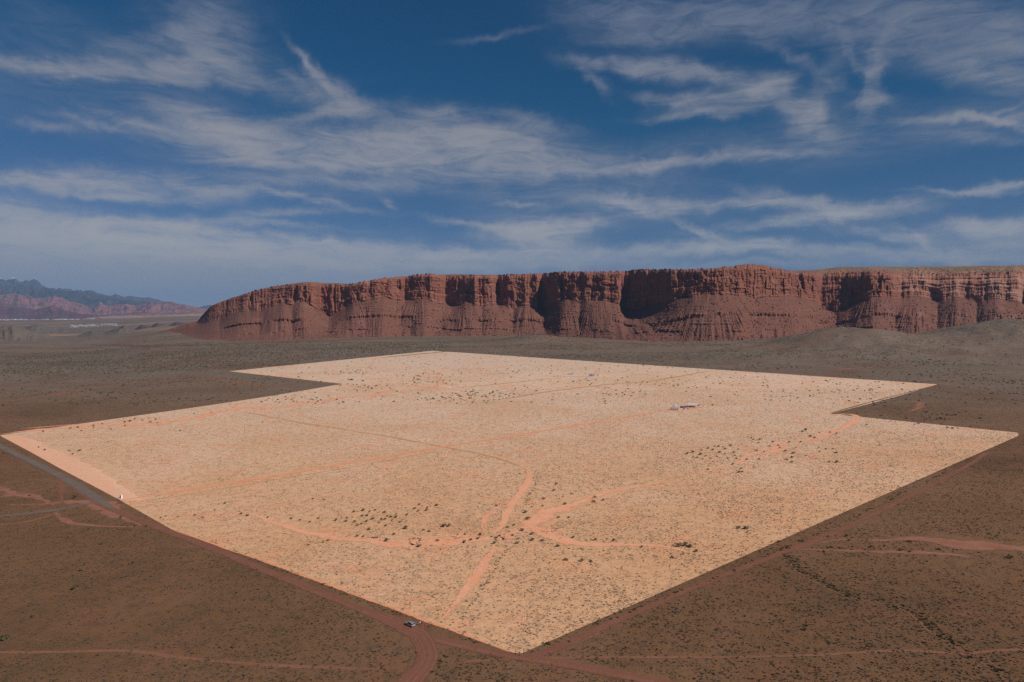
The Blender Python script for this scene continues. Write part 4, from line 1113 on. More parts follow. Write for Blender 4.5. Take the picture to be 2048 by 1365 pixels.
tufts_p = [blade_tuft('straw_tuft', 60 + i) for i in range(5)]
for m_ in tufts_p: m_.materials.append(MAT_STRAW)
NS_ = 520000
y = 150 + (1160 - 150) * rng.uniform(0, 1, NS_) ** 1.35          # thinner with distance, where the soil texture takes over
x = rng.uniform(-.92, .92, NS_) * (y + 40)
inp = in_poly(x, y, PARCEL)
d = fbm(x / 60, y / 60, 301, 3) * .5 + fbm(x / 14, y / 14, 302, 2) * .5
keep = (rng.uniform(-.9, .75, len(x)) < d) & (mask_at(x, y) < .5)
x, y, inp = x[keep], y[keep], inp[keep]
def sizes(n, lo, hi, p=2.0, zr_=(.55, 1.0)):
    w = lo + (hi - lo) * rng.uniform(0, 1, n) ** p
    return np.column_stack([w * rng.uniform(.85, 1.25, n), w * rng.uniform(.85, 1.25, n), w * rng.uniform(*zr_, n)])
P = np.column_stack([x, y, Z(x, y)])
stuff_instances('dry_scrub', P[inp], sizes(inp.sum(), .45, 1.35, 2.4, (.6, 1.0)), tufts_p, MAT_STRAW, 'dry scrub covering the pale field, painted brighter with it', 'scrub')
stuff_instances('desert_scrub', P[~inp], sizes((~inp).sum(), .36, 1.25, 2.8, (.45, .8)), tufts, MAT_SCRUB, 'grey brown scrub on the open plain', 'scrub')

# darker low bushes dotted over both, thin on the plain and dense in belts beyond the field
def belt_density(x, y, u, py):
    return 0
x, y = sample_wedge(60000, 950, 2350, -.95, 1.15)
n1 = fbm(x / 260, y / 120, 311, 3)
dens = np.clip(.28 + n1 * .9, .03, 1)
inp = in_poly(x, y, PARCEL)
v = (HC - Z(x, y)) * F_PX / y + HOR
px_ = x / y * F_PX + PW / 2
belt = np.exp(-((v - (736 - (px_ - 100) * .055)) / 15) ** 2) * (px_ < 900)
dens = np.where(inp, .06, np.clip(dens * .75 + belt * 1.2, 0, 1))
keep = rng.uniform(0, 1, len(x)) < dens
x, y = x[keep], y[keep]
# thickets seen inside the field
for (cx, cy, sx, sy, n) in ((950, 792, 70, 9, 90), (1010, 786, 60, 8, 50), (900, 800, 60, 6, 40), (730, 775, 60, 8, 60), (620, 800, 90, 10, 60), (860, 752, 60, 10, 70), (840, 765, 70, 6, 40),
                            (1060, 742, 90, 12, 70), (1230, 765, 90, 8, 60), (700, 745, 60, 5, 50), (1500, 760, 120, 9, 50), (1700, 775, 80, 12, 60), (1600, 790, 90, 7, 40), (1760, 800, 60, 12, 45), (1250, 790, 90, 8, 40), (1860, 830, 90, 12, 40), (1350, 770, 120, 12, 60)):
    q = at(np.clip(rng.normal(cx, sx * .6, n), 5, 2040), np.clip(rng.normal(cy, sy * .6, n), 712, 845))
    x, y = np.concatenate([x, q[:, 0]]), np.concatenate([y, q[:, 1]])
creo = [tuft_mesh('creosote_tuft', 80 + i, 2, .70, .30, 10) for i in range(4)]
inp = in_poly(x, y, PARCEL)
creop = [tuft_mesh('olive_tuft', 84 + i, 2, .70, .30, 10) for i in range(4)]
for m_ in creop: m_.materials.append(MAT_CREOP)
P = np.column_stack([x, y, Z(x, y)])
stuff_instances('creosote_scrub', P[~inp], sizes((~inp).sum(), 1.0, 3.3, 1.6, (.6, .95)), creo, MAT_CREO, 'dark creosote scrub belts across the far plain', 'scrub')
stuff_instances('olive_scrub', P[inp], sizes(inp.sum(), 1.0, 3.3, 1.6, (.6, .95)), creop, MAT_CREOP, 'small olive bushes scattered over the far half of the pale field', 'scrub')

# gully scrub lines: dark bushes along the gully, wash banks and road verges
def along(pts, spacing, spread, off=(0, 0)):
    c = catmull(at([p[0] for p in pts], [p[1] for p in pts])[:, :2])
    seg = np.hypot(*np.diff(c, axis=0).T); L = np.concatenate([[0], np.cumsum(seg)])
    n = int(L[-1] / spacing)
    s = rng.uniform(0, L[-1], n)
    return np.column_stack([np.interp(s, L, c[:, 0]) + rng.normal(0, spread, n) + off[0], np.interp(s, L, c[:, 1]) + rng.normal(0, spread, n) + off[1]])
G = [along([(1575, 1108), (1600, 1138), (1650, 1165), (1705, 1192)], .30, 2.0), along([(1780, 1210), (1840, 1232), (1880, 1268), (1930, 1298)], .34, 1.8),
     along([(1930, 1300), (1990, 1340), (2060, 1385)], .6, 1.6), along([(1705, 1192), (1790, 1208)], .9, 1.4),
     along([(1000, 1094), (988, 1112), (970, 1142), (948, 1177), (922, 1208), (896, 1240)], .8, 1.1, (4.2, 0)), along([(1066, 945), (1062, 965), (1050, 990), (1030, 1028), (1012, 1052)], 1.3, 1.2, (3.5, 0)),
     along([(1075, 1062), (1150, 1083), (1230, 1082), (1310, 1083), (1390, 1098)], 1.1, 1.6, (0, 2)), along([(1090, 1090), (1160, 1099), (1250, 1099)], 1.2, 1.2),
     along([(1650, 1097), (1740, 1096), (1830, 1098), (1920, 1100)], 1.4, 1.6), along([(760, 1082), (860, 1092), (980, 1095)], 1.3, 2.0),
     along([(400, 1085), (560, 1148), (700, 1205), (800, 1243)], 2.2, .8, (3, 3)), along([(1120, 1296), (1300, 1217), (1500, 1135), (1700, 1045), (1900, 945)], 2.6, .8, (-2, 2)),
     along([(870, 1300), (872, 1325), (850, 1350)], 1.0, .8, (1.5, 0))]
G = np.vstack(G)
inp = in_poly(G[:, 0], G[:, 1], PARCEL)
P = np.column_stack([G, Z(G[:, 0], G[:, 1])])
gt = lambda k, m_: [blade_tuft(k, 90 + i, 70) for i in range(3)]
stuff_instances('gully_scrub', P[~inp], sizes((~inp).sum(), .5, 1.6, 1.8, (.6, .95)), gt('gully_tuft', 0), MAT_BUSH, 'dark scrub lining the gully and the road verges', 'scrub')
stuff_instances('bank_scrub', P[inp], sizes(inp.sum(), .40, 1.20, 1.8, (.6, .95)), gt('bank_tuft', 0), MAT_CREOP, 'olive scrub lining the wash banks in the pale field', 'scrub')

# fallen blocks on the talus
nbk = 15000
jr = (NT_ * rng.uniform(.03, .97, nbk) ** 1.2).astype(int); jc = rng.integers(330, NCOL - 330, nbk)
wgt = np.clip(.25 + .75 * np.abs(rr[jc]) + .8 * fbm(S[jc] / 60, jr / 12.0, 401, 2), .05, 1)
kp = rng.uniform(0, 1, nbk) < wgt
PB = V[jr[kp], jc[kp]]
MAT_BLOCK = veg_mat('fallen_sandstone', [(.12, .05, .036), (.20, .085, .06), (.27, .12, .085)])
rocks = [tuft_mesh('fallen_block', 140 + i, 1, .9, .30, 0) for i in range(3)]
stuff_instances('boulders', PB - np.array([0, 0, .4]), sizes(len(PB), 1.4, 7.5, 3.4, (.7, 1.1)), rocks, MAT_BLOCK, 'fallen sandstone blocks on the talus below the cliff', 'boulders')

# ------------------------------------------------------------------ single bushes one can pick out
BUSH = [bush_mesh('bush_%d' % i, 500 + i) for i in range(6)]
BUSHP = [bush_mesh('field_bush_%d' % i, 520 + i, 190, MAT_BUSHP) for i in range(6)]
def crop(x0, y0, s, pts):
    return [(x0 + p[0] / s, y0 + p[1] / s, p[2] if len(p) > 2 else 1.9) for p in pts]
GROUPS = [
 ('bushes in the loose cluster beyond the broad wash', 'round olive bush in the loose cluster beyond the broad salmon wash', crop(700, 980, 6.827, [
  (50, 310), (175, 290, 2.6), (265, 310), (345, 285), (470, 315, 2.8), (160, 362, 2.1), (240, 362, 2.3), (305, 405, 2.4), (430, 408, 2), (480, 412, 2), (510, 365), (560, 378), (630, 380, 2.3), (630, 340, 1.6), (575, 425, 1.6), (685, 450, 1.9), (228, 440, 2), (160, 470, 2), (65, 445, 2.2), (100, 490), (400, 450, 1.7), (492, 497, 1.9), (258, 550, 2.2)])),
 ('bushes in the small knot above the broad wash', 'olive bush in the small knot standing apart above the broad wash', crop(700, 980, 6.827, [(940, 212, 2), (885, 262, 2), (935, 298, 2.3), (1060, 250, 2), (1045, 285, 2), (1185, 222, 2.3), (778, 345, 1.9)])),
 ('bushes along the broad wash', 'olive bush growing in the bare sand of the broad wash', crop(700, 980, 6.827, [(765, 535, 2.6), (1280, 510, 3.2), (1352, 505, 2.6), (1003, 558, 2), (1080, 575, 2), (598, 618, 1.8), (500, 708, 1.9), (940, 785, 2.3), (1200, 705, 1.9), (1565, 725, 2.6), (1650, 690, 2), (1780, 622, 2.6), (1745, 672, 2), (2000, 668, 2.6), (1980, 735, 2.8), (100, 640), (180, 645), (1570, 615, 1.6)])),
 ('bushes around the wash crossing', 'dark olive bush beside the wash crossing', crop(850, 880, 3.413, [
  (690, 500, 2.6), (700, 545, 2.8), (605, 585, 2), (565, 600, 2), (665, 622, 2.7), (732, 645, 2.4), (738, 688, 2.4), (600, 655, 2), (632, 710, 2.2), (800, 692, 2), (905, 730, 2.3), (895, 305, 2.4), (878, 350, 2.2), (810, 405, 2.2), (720, 372, 2), (955, 442, 2.9), (803, 455, 2), (730, 462, 1.6), (1160, 395, 2.2), (1150, 425, 2.2), (1215, 415, 2), (912, 533, 2), (982, 535, 2), (1000, 372, 1.8), (942, 390, 1.5), (640, 680, 1.7), (490, 455, 2.2), (648, 235, 1.8), (360, 678, 1.7)])),
 ('bushes below the wash channel', 'olive bush below the salmon wash channel', crop(850, 880, 3.413, [(965, 825, 2.4), (1075, 830, 2.4), (1135, 832, 2)])),
 ('bushes along the wash channel', 'small olive bush on the salmon channel bank', crop(850, 880, 3.413, [(1015, 670, 2.2), (1165, 685, 1.8), (1292, 690, 2), (1690, 808, 1.9), (1480, 735, 1.6)])),
 ('bushes massed at the channel end', 'large dark bush at the end of the salmon channel', crop(850, 880, 3.413, [(1730, 728, 3.4), (1775, 725, 3.6), (1810, 735, 3), (1850, 765, 2.4)])),
 ('bushes in the far cluster left of the threaded wash', 'olive bush in the cluster beyond the broken wash', crop(1350, 860, 5.12, [
  (122, 250, 3.2), (187, 237, 2.8), (265, 258, 3.2), (232, 290, 2.8), (275, 212, 2.2), (338, 195, 2.8), (390, 210, 2.8), (405, 175, 2.2), (450, 175, 2.4), (492, 180, 2.2), (515, 200, 2.6), (568, 167, 3), (455, 235, 2.8), (512, 252, 2.4), (432, 280, 2.2), (370, 298, 2.2), (600, 238, 2.6), (612, 268, 2.6), (650, 205, 2.2), (185, 287, 2), (312, 275, 2), (675, 275, 2), (630, 300, 2), (540, 295, 2), (735, 310, 2.4), (285, 303, 1.8)])),
 ('bushes threaded along the broken wash', 'olive bush threaded along the broken salmon wash', crop(1350, 860, 5.12, [
  (598, 358, 2.6), (675, 405, 2.4), (655, 440, 2.6), (690, 435, 2.6), (335, 412, 2), (860, 310, 2.6), (835, 218, 2.4), (915, 232, 2), (970, 172, 2.2), (1003, 128, 2.8), (1062, 165, 2.8), (1072, 190, 2.2), (1135, 222, 2.8), (1165, 135, 2.6), (1210, 245, 2.8), (1200, 288, 3), (1145, 310, 2.6), (1195, 338, 3), (1290, 132, 2.2), (1238, 187, 2), (1390, 72, 3.2), (1430, 88, 2.8), (1585, 30, 2.6), (1655, 45, 2.6), (1310, 22, 2.6), (1338, 8, 2.6), (1478, 32, 2.2), (865, 105, 2.8), (805, 105, 2.2), (785, 88, 2.2), (860, 138, 2.2), (1470, 187, 2.2), (1482, 228, 2), (1545, 202, 2.8), (1648, 240, 2.6), (1620, 202, 2), (1338, 270, 1.7)])),
 ('bush pair alone in the open field', 'olive bush alone in the open field short of the notch', crop(1350, 860, 5.12, [(1580, 340, 2.6), (1655, 338, 3.2)])),
 ('bush pair near the straight road', 'round bush in the field near the straight road', crop(1350, 860, 5.12, [(650, 1012, 2.8), (735, 1018, 3), (742, 1055, 1.6)])),
 ('bushes in the sand of the upper wash', 'dark bush in the salmon sand of the upper wash', crop(0, 820, 2.926, [
  (255, 130, 2.6), (410, 112, 2.6), (455, 105, 2.6), (545, 95, 2.8), (550, 105, 2.2), (600, 85, 2.6), (650, 115, 2.4), (730, 75, 3.4), (760, 70, 3.4), (790, 55, 3), (730, 95, 2.6), (835, 65, 2.6), (880, 75, 2.8), (910, 60, 2.6), (920, 78, 2.2), (870, 50, 2.2), (1135, 25, 2.6), (1235, 20, 2.4), (475, 125, 2)])),
 ('bushes beside the graded strip', 'dark bush beside the graded clay strip', crop(0, 820, 2.926, [(262, 238, 2.4), (465, 243, 3), (400, 240, 2.2), (425, 262, 1.8), (535, 232, 1.8), (225, 222, 1.8), (410, 245, 1.8), (632, 190, 1.6), (1055, 125, 2), (1535, 75, 2.2)])),
 ('bushes along the near end of the broad wash', 'small bush along the thin start of the broad wash', crop(0, 820, 2.926, [
  (1320, 550, 1.9), (1255, 590, 1.6), (1410, 612, 2), (1448, 622, 1.8), (1568, 632, 1.8), (1705, 640, 1.7), (1812, 660, 1.8), (1865, 638, 1.6), (1965, 650, 2.2), (2025, 655, 2.2), (2030, 635, 1.8), (1185, 632, 1.6), (1140, 620, 1.4), (1040, 630, 1.4), (940, 635, 1.6), (970, 625, 1.4), (1920, 768, 1.6), (1805, 795, 1.6), (1890, 780, 1.6), (1830, 525, 1.5), (1898, 530, 1.6), (1755, 648, 1.4)])),
 ('bushes around the road junction', 'dark bush around the gravel road junction', crop(0, 820, 2.926, [(437, 515, 3.0), (708, 632, 1.9), (525, 700, 1.9), (790, 683, 1.5), (855, 625, 1.5), (858, 684, 1.6), (175, 505, 1.8), (25, 258, 2.6), (692, 700, 1.2), (430, 520, 2.2)])),
 ('bushes lining the pinkish wash', 'dark bush lining the pinkish wash beside the straight road', crop(1500, 1000, 3.737, [(720, 275, 2.8), (585, 280, 1.6), (1195, 318, 1.9), (908, 358, 2), (865, 378, 1.5), (1128, 380, 2.2), (1195, 392, 1.6), (1785, 258, 1.9), (1845, 275, 1.7), (1945, 438, 2.4), (275, 360, 2.4), (215, 318, 1.9), (555, 392, 1.5), (740, 306, 1.5)])),
 ('bushes in the brown scrub below the trail', 'dark bush in the brown scrub below the gully', crop(1500, 1000, 3.737, [(410, 975, 2.2), (425, 945, 1.6), (595, 1078, 1.2), (1280, 985, 1.4), (740, 785, 1.2)])),
 ('bushes in the near brown scrub', 'dark bush in the near brown scrub below the red road', crop(0, 1080, 3.413, [(555, 212, 2), (910, 160, 1.6), (505, 340, 2.3), (535, 320, 1.7), (225, 528, 1.9), (30, 680, 3), (15, 690, 2), (695, 32, 1.5), (1500, 738, 1.2), (1590, 740, 1.2), (1270, 862, 1.1), (1670, 930, 1.2), (605, 708, 1.0), (345, 740, 1.0)])),
 ('bushes beside the corner posts', 'dark green bush near the corner posts', crop(970, 1260, 14.63, [(1830, 425, 1.5), (1905, 450, 1.2), (1690, 405, .9)])),
 ('bushes in the notch', 'dark bush near the notch of the pale field', crop(1550, 720, 4.112, [(1420, 565, 3.4), (1460, 568, 3), (1505, 568, 2.6), (1185, 528, 2.4), (1148, 538, 2), (750, 540, 2.8), (250, 578, 3), (225, 595, 2.4), (860, 706, 2.6), (1360, 490, 4), (1400, 495, 3.6), (1330, 492, 3), (1610, 552, 2.2), (1245, 490, 2.6), (1075, 478, 2.4)])),
]
ONES = ['first', 'second', 'third', 'fourth', 'fifth', 'sixth', 'seventh', 'eighth', 'ninth', 'tenth', 'eleventh', 'twelfth', 'thirteenth', 'fourteenth', 'fifteenth', 'sixteenth', 'seventeenth', 'eighteenth', 'nineteenth']
def ordinal(n):
    if n < 20: return ONES[n - 1]
    t_, u_ = divmod(n, 10)
    return {2: 'twentieth', 3: 'thirtieth', 4: 'fortieth'}[t_] if u_ == 0 else {2: 'twenty', 3: 'thirty', 4: 'forty'}[t_] + '-' + ONES[u_ - 1]
nb = 0
for grp, lab, pts in GROUPS:
    g = at([p[0] for p in pts], [p[1] for p in pts])
    gin = in_poly(g[:, 0], g[:, 1], PARCEL)
    order = np.argsort(np.argsort([p[0] for p in pts]))
    widest = max(p[2] for p in pts)
    for (px_, py_, w), q, fi_, k_ in zip(pts, g, gin, order):
        o = bpy.data.objects.new('bush', (BUSHP if fi_ else BUSH)[nb % len(BUSH)]); COL.objects.link(o)
        o.location = (q[0], q[1], q[2] + .04)
        k = w * random.uniform(.85, 1.1)
        o.scale = (k * random.uniform(.95, 1.2), k * random.uniform(.95, 1.2), k * random.uniform(.70, .85))
        o.rotation_euler = (0, 0, random.uniform(0, 6.283))
        tag(o, lab + ', ' + ordinal(int(k_) + 1) + ' from the left', 'bush', grp)
        nb += 1

# ------------------------------------------------------------------ built things
def empty(name, loc, rz=0.0):
    o = bpy.data.objects.new(name, None); COL.objects.link(o)
    o.location = loc; o.rotation_euler = (0, 0, rz); o.empty_display_size = .3
    return o

class MB:
    def __init__(s): s.b = bmesh.new()
    def box(s, c, d, bev=0.0, rot=None):
        r = bmesh.ops.create_cube(s.b, size=1.0)
        vs_ = r['verts']
        M = Matrix.Translation(c) @ (rot.to_4x4() if rot else Matrix()) @ Matrix.Diagonal((*d, 1))
        bmesh.ops.transform(s.b, matrix=M, verts=vs_)
        if bev:
            es = list({e for v in vs_ for e in v.link_edges})
            bmesh.ops.bevel(s.b, geom=es, offset=bev, segments=2, affect='EDGES', profile=.6)
        return s
    def tube(s, p, q, r0, r1=None, n=8):
        p, q = Vector(p), Vector(q); r1 = r0 if r1 is None else r1
        d = q - p
        M = Matrix.Translation((p + q) / 2) @ d.to_track_quat('Z', 'Y').to_matrix().to_4x4()
        bmesh.ops.create_cone(s.b, cap_ends=True, segments=n, radius1=r0, radius2=r1, depth=d.length, matrix=M)
        return s
    def loft(s, prof, w0, w1=None):
        """closed side profile [(x, z, halfwidth)] extruded across y"""
        L = [s.b.verts.new((x, h, z)) for x, z, h in prof]; Rr = [s.b.verts.new((x, -h, z)) for x, z, h in prof]
        n = len(prof)
        for i in range(n):
            s.b.faces.new([L[i], L[(i + 1) % n], Rr[(i + 1) % n], Rr[i]])
        s.b.faces.new(list(reversed(L))); s.b.faces.new(Rr)
        return s
    def build(s, name, mat, parent=None, smooth=False):
        bmesh.ops.recalc_face_normals(s.b, faces=s.b.faces[:])
        me = bpy.data.meshes.new(name); s.b.to_mesh(me); s.b.free()
        me.materials.append(mat)
        if smooth:
            for p in me.polygons: p.use_smooth = True
        return link(name, me, parent)

M_SILVER = plain('silver_paint', (.52, .53, .56), .28, .5, .55, .04)
M_WHITE = plain('white_paint', (.80, .80, .80), .45, .5, 0, .04)
M_DARKP = plain('dark_maroon_paint', (.085, .05, .05), .35, .5, .2, .1)
M_BLUEP = plain('faded_blue_paint', (.14, .24, .46), .45, .5, 0, .1)
M_BLACKP = plain('black_paint', (.02, .02, .022), .35, .5, 0, .1)
M_GLASS = plain('tinted_glass', (.012, .014, .018), .08, .6, 0, .05)
M_RUBBER = plain('tyre_rubber', (.02, .02, .02), .85, .2)
M_RIM = plain('alloy_rim', (.45, .45, .47), .35, .5, .7)
M_LAMP = plain('lamp_lens', (.62, .62, .64), .2, .5)
M_TAIL = plain('tail_lamp_red', (.35, .02, .02), .25, .5)
M_WOODP = plain('weathered_post_wood', (.085, .055, .038), .9, .2, 0, .25)
M_STEEL = plain('galvanised_steel', (.42, .42, .42), .5, .4, .5)
M_RED = plain('red_cloth', (.55, .035, .03), .9, .1)
M_TARP = plain('blue_tarp', (.05, .20, .55), .6, .3)
M_PLAST = plain('grey_plastic', (.25, .25, .26), .6, .3)
M_TANK = plain('cream_tank', (.72, .66, .55), .5, .3)
M_ALU = plain('trailer_aluminium', (.62, .62, .66), .45, .5, .2, .06)

def wheels(root, xs, hw, r=.34, w=.22):
    for x in xs:
        for s_ in (-1, 1):
            t_ = MB().tube((x, s_ * (hw - w), r), (x, s_ * hw, r), r, None, 18).build('wheel', M_RUBBER, root)
            MB().tube((x, s_ * (hw - w * .6), r), (x, s_ * (hw + .012), r), r * .62, r * .55, 14).build('rim', M_RIM, t_)

def estate_car(name, loc, rz, paint, L=4.6, Wd=1.82, Hh=1.62):
    o = empty(name, loc, rz); h = Wd / 2; a = L / 2
    MB().loft([(-a, .32, h * .93), (-a - .02, .62, h * .97), (-a + .05, .92, h), (a - 1.15, .98, h), (a - .12, .80, h * .93), (a, .60, h * .90), (a - .02, .30, h * .90)], 0).build('body', paint, o)
    MB().loft([(-a + .06, .921, h * .97), (-a + .42, Hh - .06, h * .80), (-a + .75, Hh, h * .78), (a - 2.15, Hh - .02, h * .78), (a - 1.22, .981, h * .95)], 0).build('cabin', paint, o)
    # glazing stands a little proud of the cabin
    MB().loft([(-a + .20, 1.03, h * .945), (-a + .40, Hh - .17, h * .862), (-a + 1.15, Hh - .13, h * .855), (-a + 1.15, 1.03, h * .955)], 0).build('rear_side_window', M_GLASS, o)
    MB().loft([(-a + 1.25, 1.03, h * .957), (-a + 1.25, Hh - .13, h * .857), (-a + 2.15, Hh - .12, h * .857), (-a + 2.15, 1.03, h * .957)], 0).build('side_window', M_GLASS, o)
    MB().loft([(-a + 2.25, 1.03, h * .957), (-a + 2.25, Hh - .12, h * .857), (a - 2.05, Hh - .14, h * .85), (a - 1.45, 1.03, h * .95)], 0).build('front_side_window', M_GLASS, o)
    def pane(nm, x0, z0, w0, x1, z1, w1, nx):
        b_ = MB(); vs_ = [b_.b.verts.new((x0 + nx, -w0, z0)), b_.b.verts.new((x0 + nx, w0, z0)), b_.b.verts.new((x1 + nx, w1, z1)), b_.b.verts.new((x1 + nx, -w1, z1))]
        f_ = b_.b.faces.new(vs_); bmesh.ops.solidify(b_.b, geom=[f_], thickness=.02); b_.build(nm, M_GLASS, o)
    pane('windscreen', a - 1.34, 1.06, h * .84, a - 2.02, Hh - .10, h * .70, .03)
    pane('rear_window', -a + .14, 1.06, h * .84, -a + .36, Hh - .16, h * .72, -.03)
    for s_ in (-1, 1):
        MB().box((a - .10, s_ * h * .66, .68), (.14, .34, .15), .02).build('headlight', M_LAMP, o)
        MB().box((-a + .02, s_ * h * .82, .84), (.10, .16, .26), .02).build('tail_light', M_TAIL, o)
        MB().box((a - 1.55, s_ * (h + .07), 1.05), (.12, .16, .12), .02).build('mirror', paint, o)
        MB().box((-a + 1.5, s_ * h * .68, Hh + .035), (1.7, .035, .04)).build('roof_rail', M_BLACKP, o)
    MB().box((-a - .02, 0, .46), (.10, Wd * .90, .16), .02).build('rear_bumper', M_BLACKP, o)
    MB().box((-a - .045, 0, .68), (.02, .32, .15)).build('number_plate', M_WHITE, o)
    wheels(o, (-a + .82, a - .88), h + .01)
    return o

p = at1(820, 1252)
tag(estate_car('parked_car', p + Vector((0, 0, .09)), R(138), M_SILVER), 'silver estate car parked on the red dirt road', 'car')

# person beside the car: skin-modified body, standing relaxed, back towards the field
def person(loc, rz):
    jo = {'pel': (0, 0, .95, .125), 'wai': (0, 0, 1.10, .115), 'che': (0, .01, 1.30, .135), 'shm': (0, 0, 1.44, .095), 'nec': (0, 0, 1.52, .055), 'hd0': (0, .015, 1.60, .075), 'hd1': (0, .02, 1.69, .092), 'hd2': (0, .01, 1.77, .062)}
    ed = [('pel', 'wai'), ('wai', 'che'), ('che', 'shm'), ('shm', 'nec'), ('nec', 'hd0'), ('hd0', 'hd1'), ('hd1', 'hd2')]
    for s_, n_ in ((-1, 'l'), (1, 'r')):
        jo.update({'sh' + n_: (s_ * .19, 0, 1.42, .062), 'el' + n_: (s_ * .25, -.02, 1.14, .046), 'wr' + n_: (s_ * .24, .07, .90, .030), 'pa' + n_: (s_ * .235, .09, .83, .030),
                   'hi' + n_: (s_ * .10, 0, .90, .092), 'kn' + n_: (s_ * .11, .015, .50, .060), 'an' + n_: (s_ * .115, -.02, .10, .042), 'he' + n_: (s_ * .115, -.05, .045, .042), 'to' + n_: (s_ * .13, .15, .035, .035)})
        ed += [('shm', 'sh' + n_), ('sh' + n_, 'el' + n_), ('el' + n_, 'wr' + n_), ('wr' + n_, 'pa' + n_), ('pel', 'hi' + n_), ('hi' + n_, 'kn' + n_), ('kn' + n_, 'an' + n_), ('an' + n_, 'he' + n_), ('an' + n_, 'to' + n_)]
        for fi, (dy, ln) in enumerate(((.032, .070), (.011, .082), (-.011, .076), (-.032, .060))):
            jo['f%d%s' % (fi, n_)] = (s_ * .232, .09 + dy, .775, .0085); jo['g%d%s' % (fi, n_)] = (s_ * .222, .095 + dy, .775 - ln * .5, .0080)
            jo['h%d%s' % (fi, n_)] = (s_ * .206, .10 + dy, .775 - ln, .0075)
            ed += [('pa' + n_, 'f%d%s' % (fi, n_)), ('f%d%s' % (fi, n_), 'g%d%s' % (fi, n_)), ('g%d%s' % (fi, n_), 'h%d%s' % (fi, n_))]
        jo['t0' + n_] = (s_ * .215, .135, .835, .010); jo['t1' + n_] = (s_ * .205, .150, .795, .009)
        ed += [('pa' + n_, 't0' + n_), ('t0' + n_, 't1' + n_)]
    ks = list(jo); me = bpy.data.meshes.new('person')
    me.from_pydata([jo[k][:3] for k in ks], [(ks.index(a), ks.index(b_)) for a, b_ in ed], [])
    o = bpy.data.objects.new('person', me); COL.objects.link(o)
    md = o.modifiers.new('skin', 'SKIN'); md.use_smooth_shade = True
    for i, k in enumerate(ks):
        me.skin_vertices[0].data[i].radius = (jo[k][3], jo[k][3]); me.skin_vertices[0].data[i].use_root = (k == 'pel')
    o.modifiers.new('sub', 'SUBSURF').levels = 1
    dg = bpy.context.evaluated_depsgraph_get()
    new = bpy.data.meshes.new_from_object(o.evaluated_get(dg))
    o.modifiers.clear(); o.data = new; new.name = 'person'
    mats = [plain('skin', (.42, .25, .17), .6, .3), plain('white_shirt', (.78, .77, .76), .9, .1), plain('dark_trousers', (.05, .05, .075), .9, .1), plain('brown_hair', (.06, .04, .025), .8, .2), plain('dark_shoes', (.03, .025, .02), .7, .3)]
    new.materials.clear()
    for m_ in mats: new.materials.append(m_)
    for f in new.polygons:
        c = f.center
        if c.z < .085: k = 4
        elif abs(c.x) > .165 and c.z < 1.18: k = 0
        elif c.z < .99: k = 2
        elif c.z < 1.49: k = 1
        elif c.z > 1.70 or (c.y < -.02 and c.z > 1.60): k = 3
        else: k = 0
        f.material_index = k; f.use_smooth = True
    # face
    f_ = MB(); f_.tube((0, .095, 1.675), (0, .135, 1.655), .014, .018, 8); f_.build('nose', mats[0], o, True)
    for s_ in (-1, 1):
        b_ = MB(); bmesh.ops.create_icosphere(b_.b, subdivisions=2, radius=.012, matrix=Matrix.Translation((s_ * .035, .100, 1.69))); b_.build('eye', M_BLACKP, o, True)
        b_ = MB(); bmesh.ops.create_icosphere(b_.b, subdivisions=2, radius=.022, matrix=Matrix.Translation((s_ * .092, .01, 1.675)) @ Matrix.Diagonal((.5, 1, 1.5, 1))); b_.build('ear', mats[0], o, True)
    MB().box((0, .098, 1.625), (.05, .012, .010), .003).build('mouth', plain('lips', (.35, .14, .11), .6, .3), o)
    o.location = loc; o.rotation_euler = (0, 0, rz)
    return o
p = at1(840.3, 1251.5)
tag(person(p + Vector((0, 0, .0)), R(60)), 'person in white shirt and dark trousers standing behind the silver car', 'person')

# red launch mat on the soil behind the person
p = at1(851.5, 1251.5)
b_ = MB(); bmesh.ops.create_cone(b_.b, cap_ends=True, segments=20, radius1=.62, radius2=.60, depth=.05, matrix=Matrix.Translation((0, 0, .055)))
o = b_.build('red_mat', M_RED); o.location = p
tag(o, 'small red mat lying on the soil behind the person', 'mat')

def fence_brace(loc, rz, heights, gaps, rails, label, bx=.10, name='fence_brace'):
    o = empty(name, loc, rz)
    x = 0; tops = []
    for h, g in zip(heights, gaps):
        x += g; tops.append((x, h))
        MB().tube((x, 0, -.3), (x + .02, .01, h), bx, bx * .9, 9).build('post', M_WOODP, o)
    for (i, j, zi, zj) in rails:
        MB().tube((tops[i][0], 0, zi), (tops[j][0], 0, zj), bx * .6, None, 7).build('rail', M_WOODP, o)
    return tag(o, label, 'fence')
def ang(p, q): return math.atan2(q.y - p.y, q.x - p.x)
p1, p2, p3 = at1(1031.5, 1308.5), at1(1039.5, 1312), at1(1047.5, 1308.5)
g1, g2 = (p2 - p1).length, (p3 - p2).length
fence_brace(p1, ang(p1, p2), (1.9, 1.9), (0, g1), ((0, 1, 1.15, 1.15),), 'wooden brace of two dark posts at the near corner, bare rail between')
fence_brace(p3, ang(p3, p2), (2.1, ), (0,), (), 'tallest dark wooden post standing alone at the near corner of the field')
p1, p2 = at1(234.5, 1002), at1(239.5, 1005)
fence_brace(p1, ang(p1, p2), (1.9, 1.9), (0, (p2 - p1).length), ((0, 1, 1.5, 1.5), (0, 1, .3, 1.5)), 'brown wooden brace beside the white cabinet at the driveway mouth')
p1, p2 = at1(242, 1006), at1(244.5, 1008.5)
fence_brace(p1, ang(p1, p2), (1.8, 1.8), (0, (p2 - p1).length), ((0, 1, 1.4, 1.4),), 'brown wooden brace across the driveway mouth from the white cabinet')
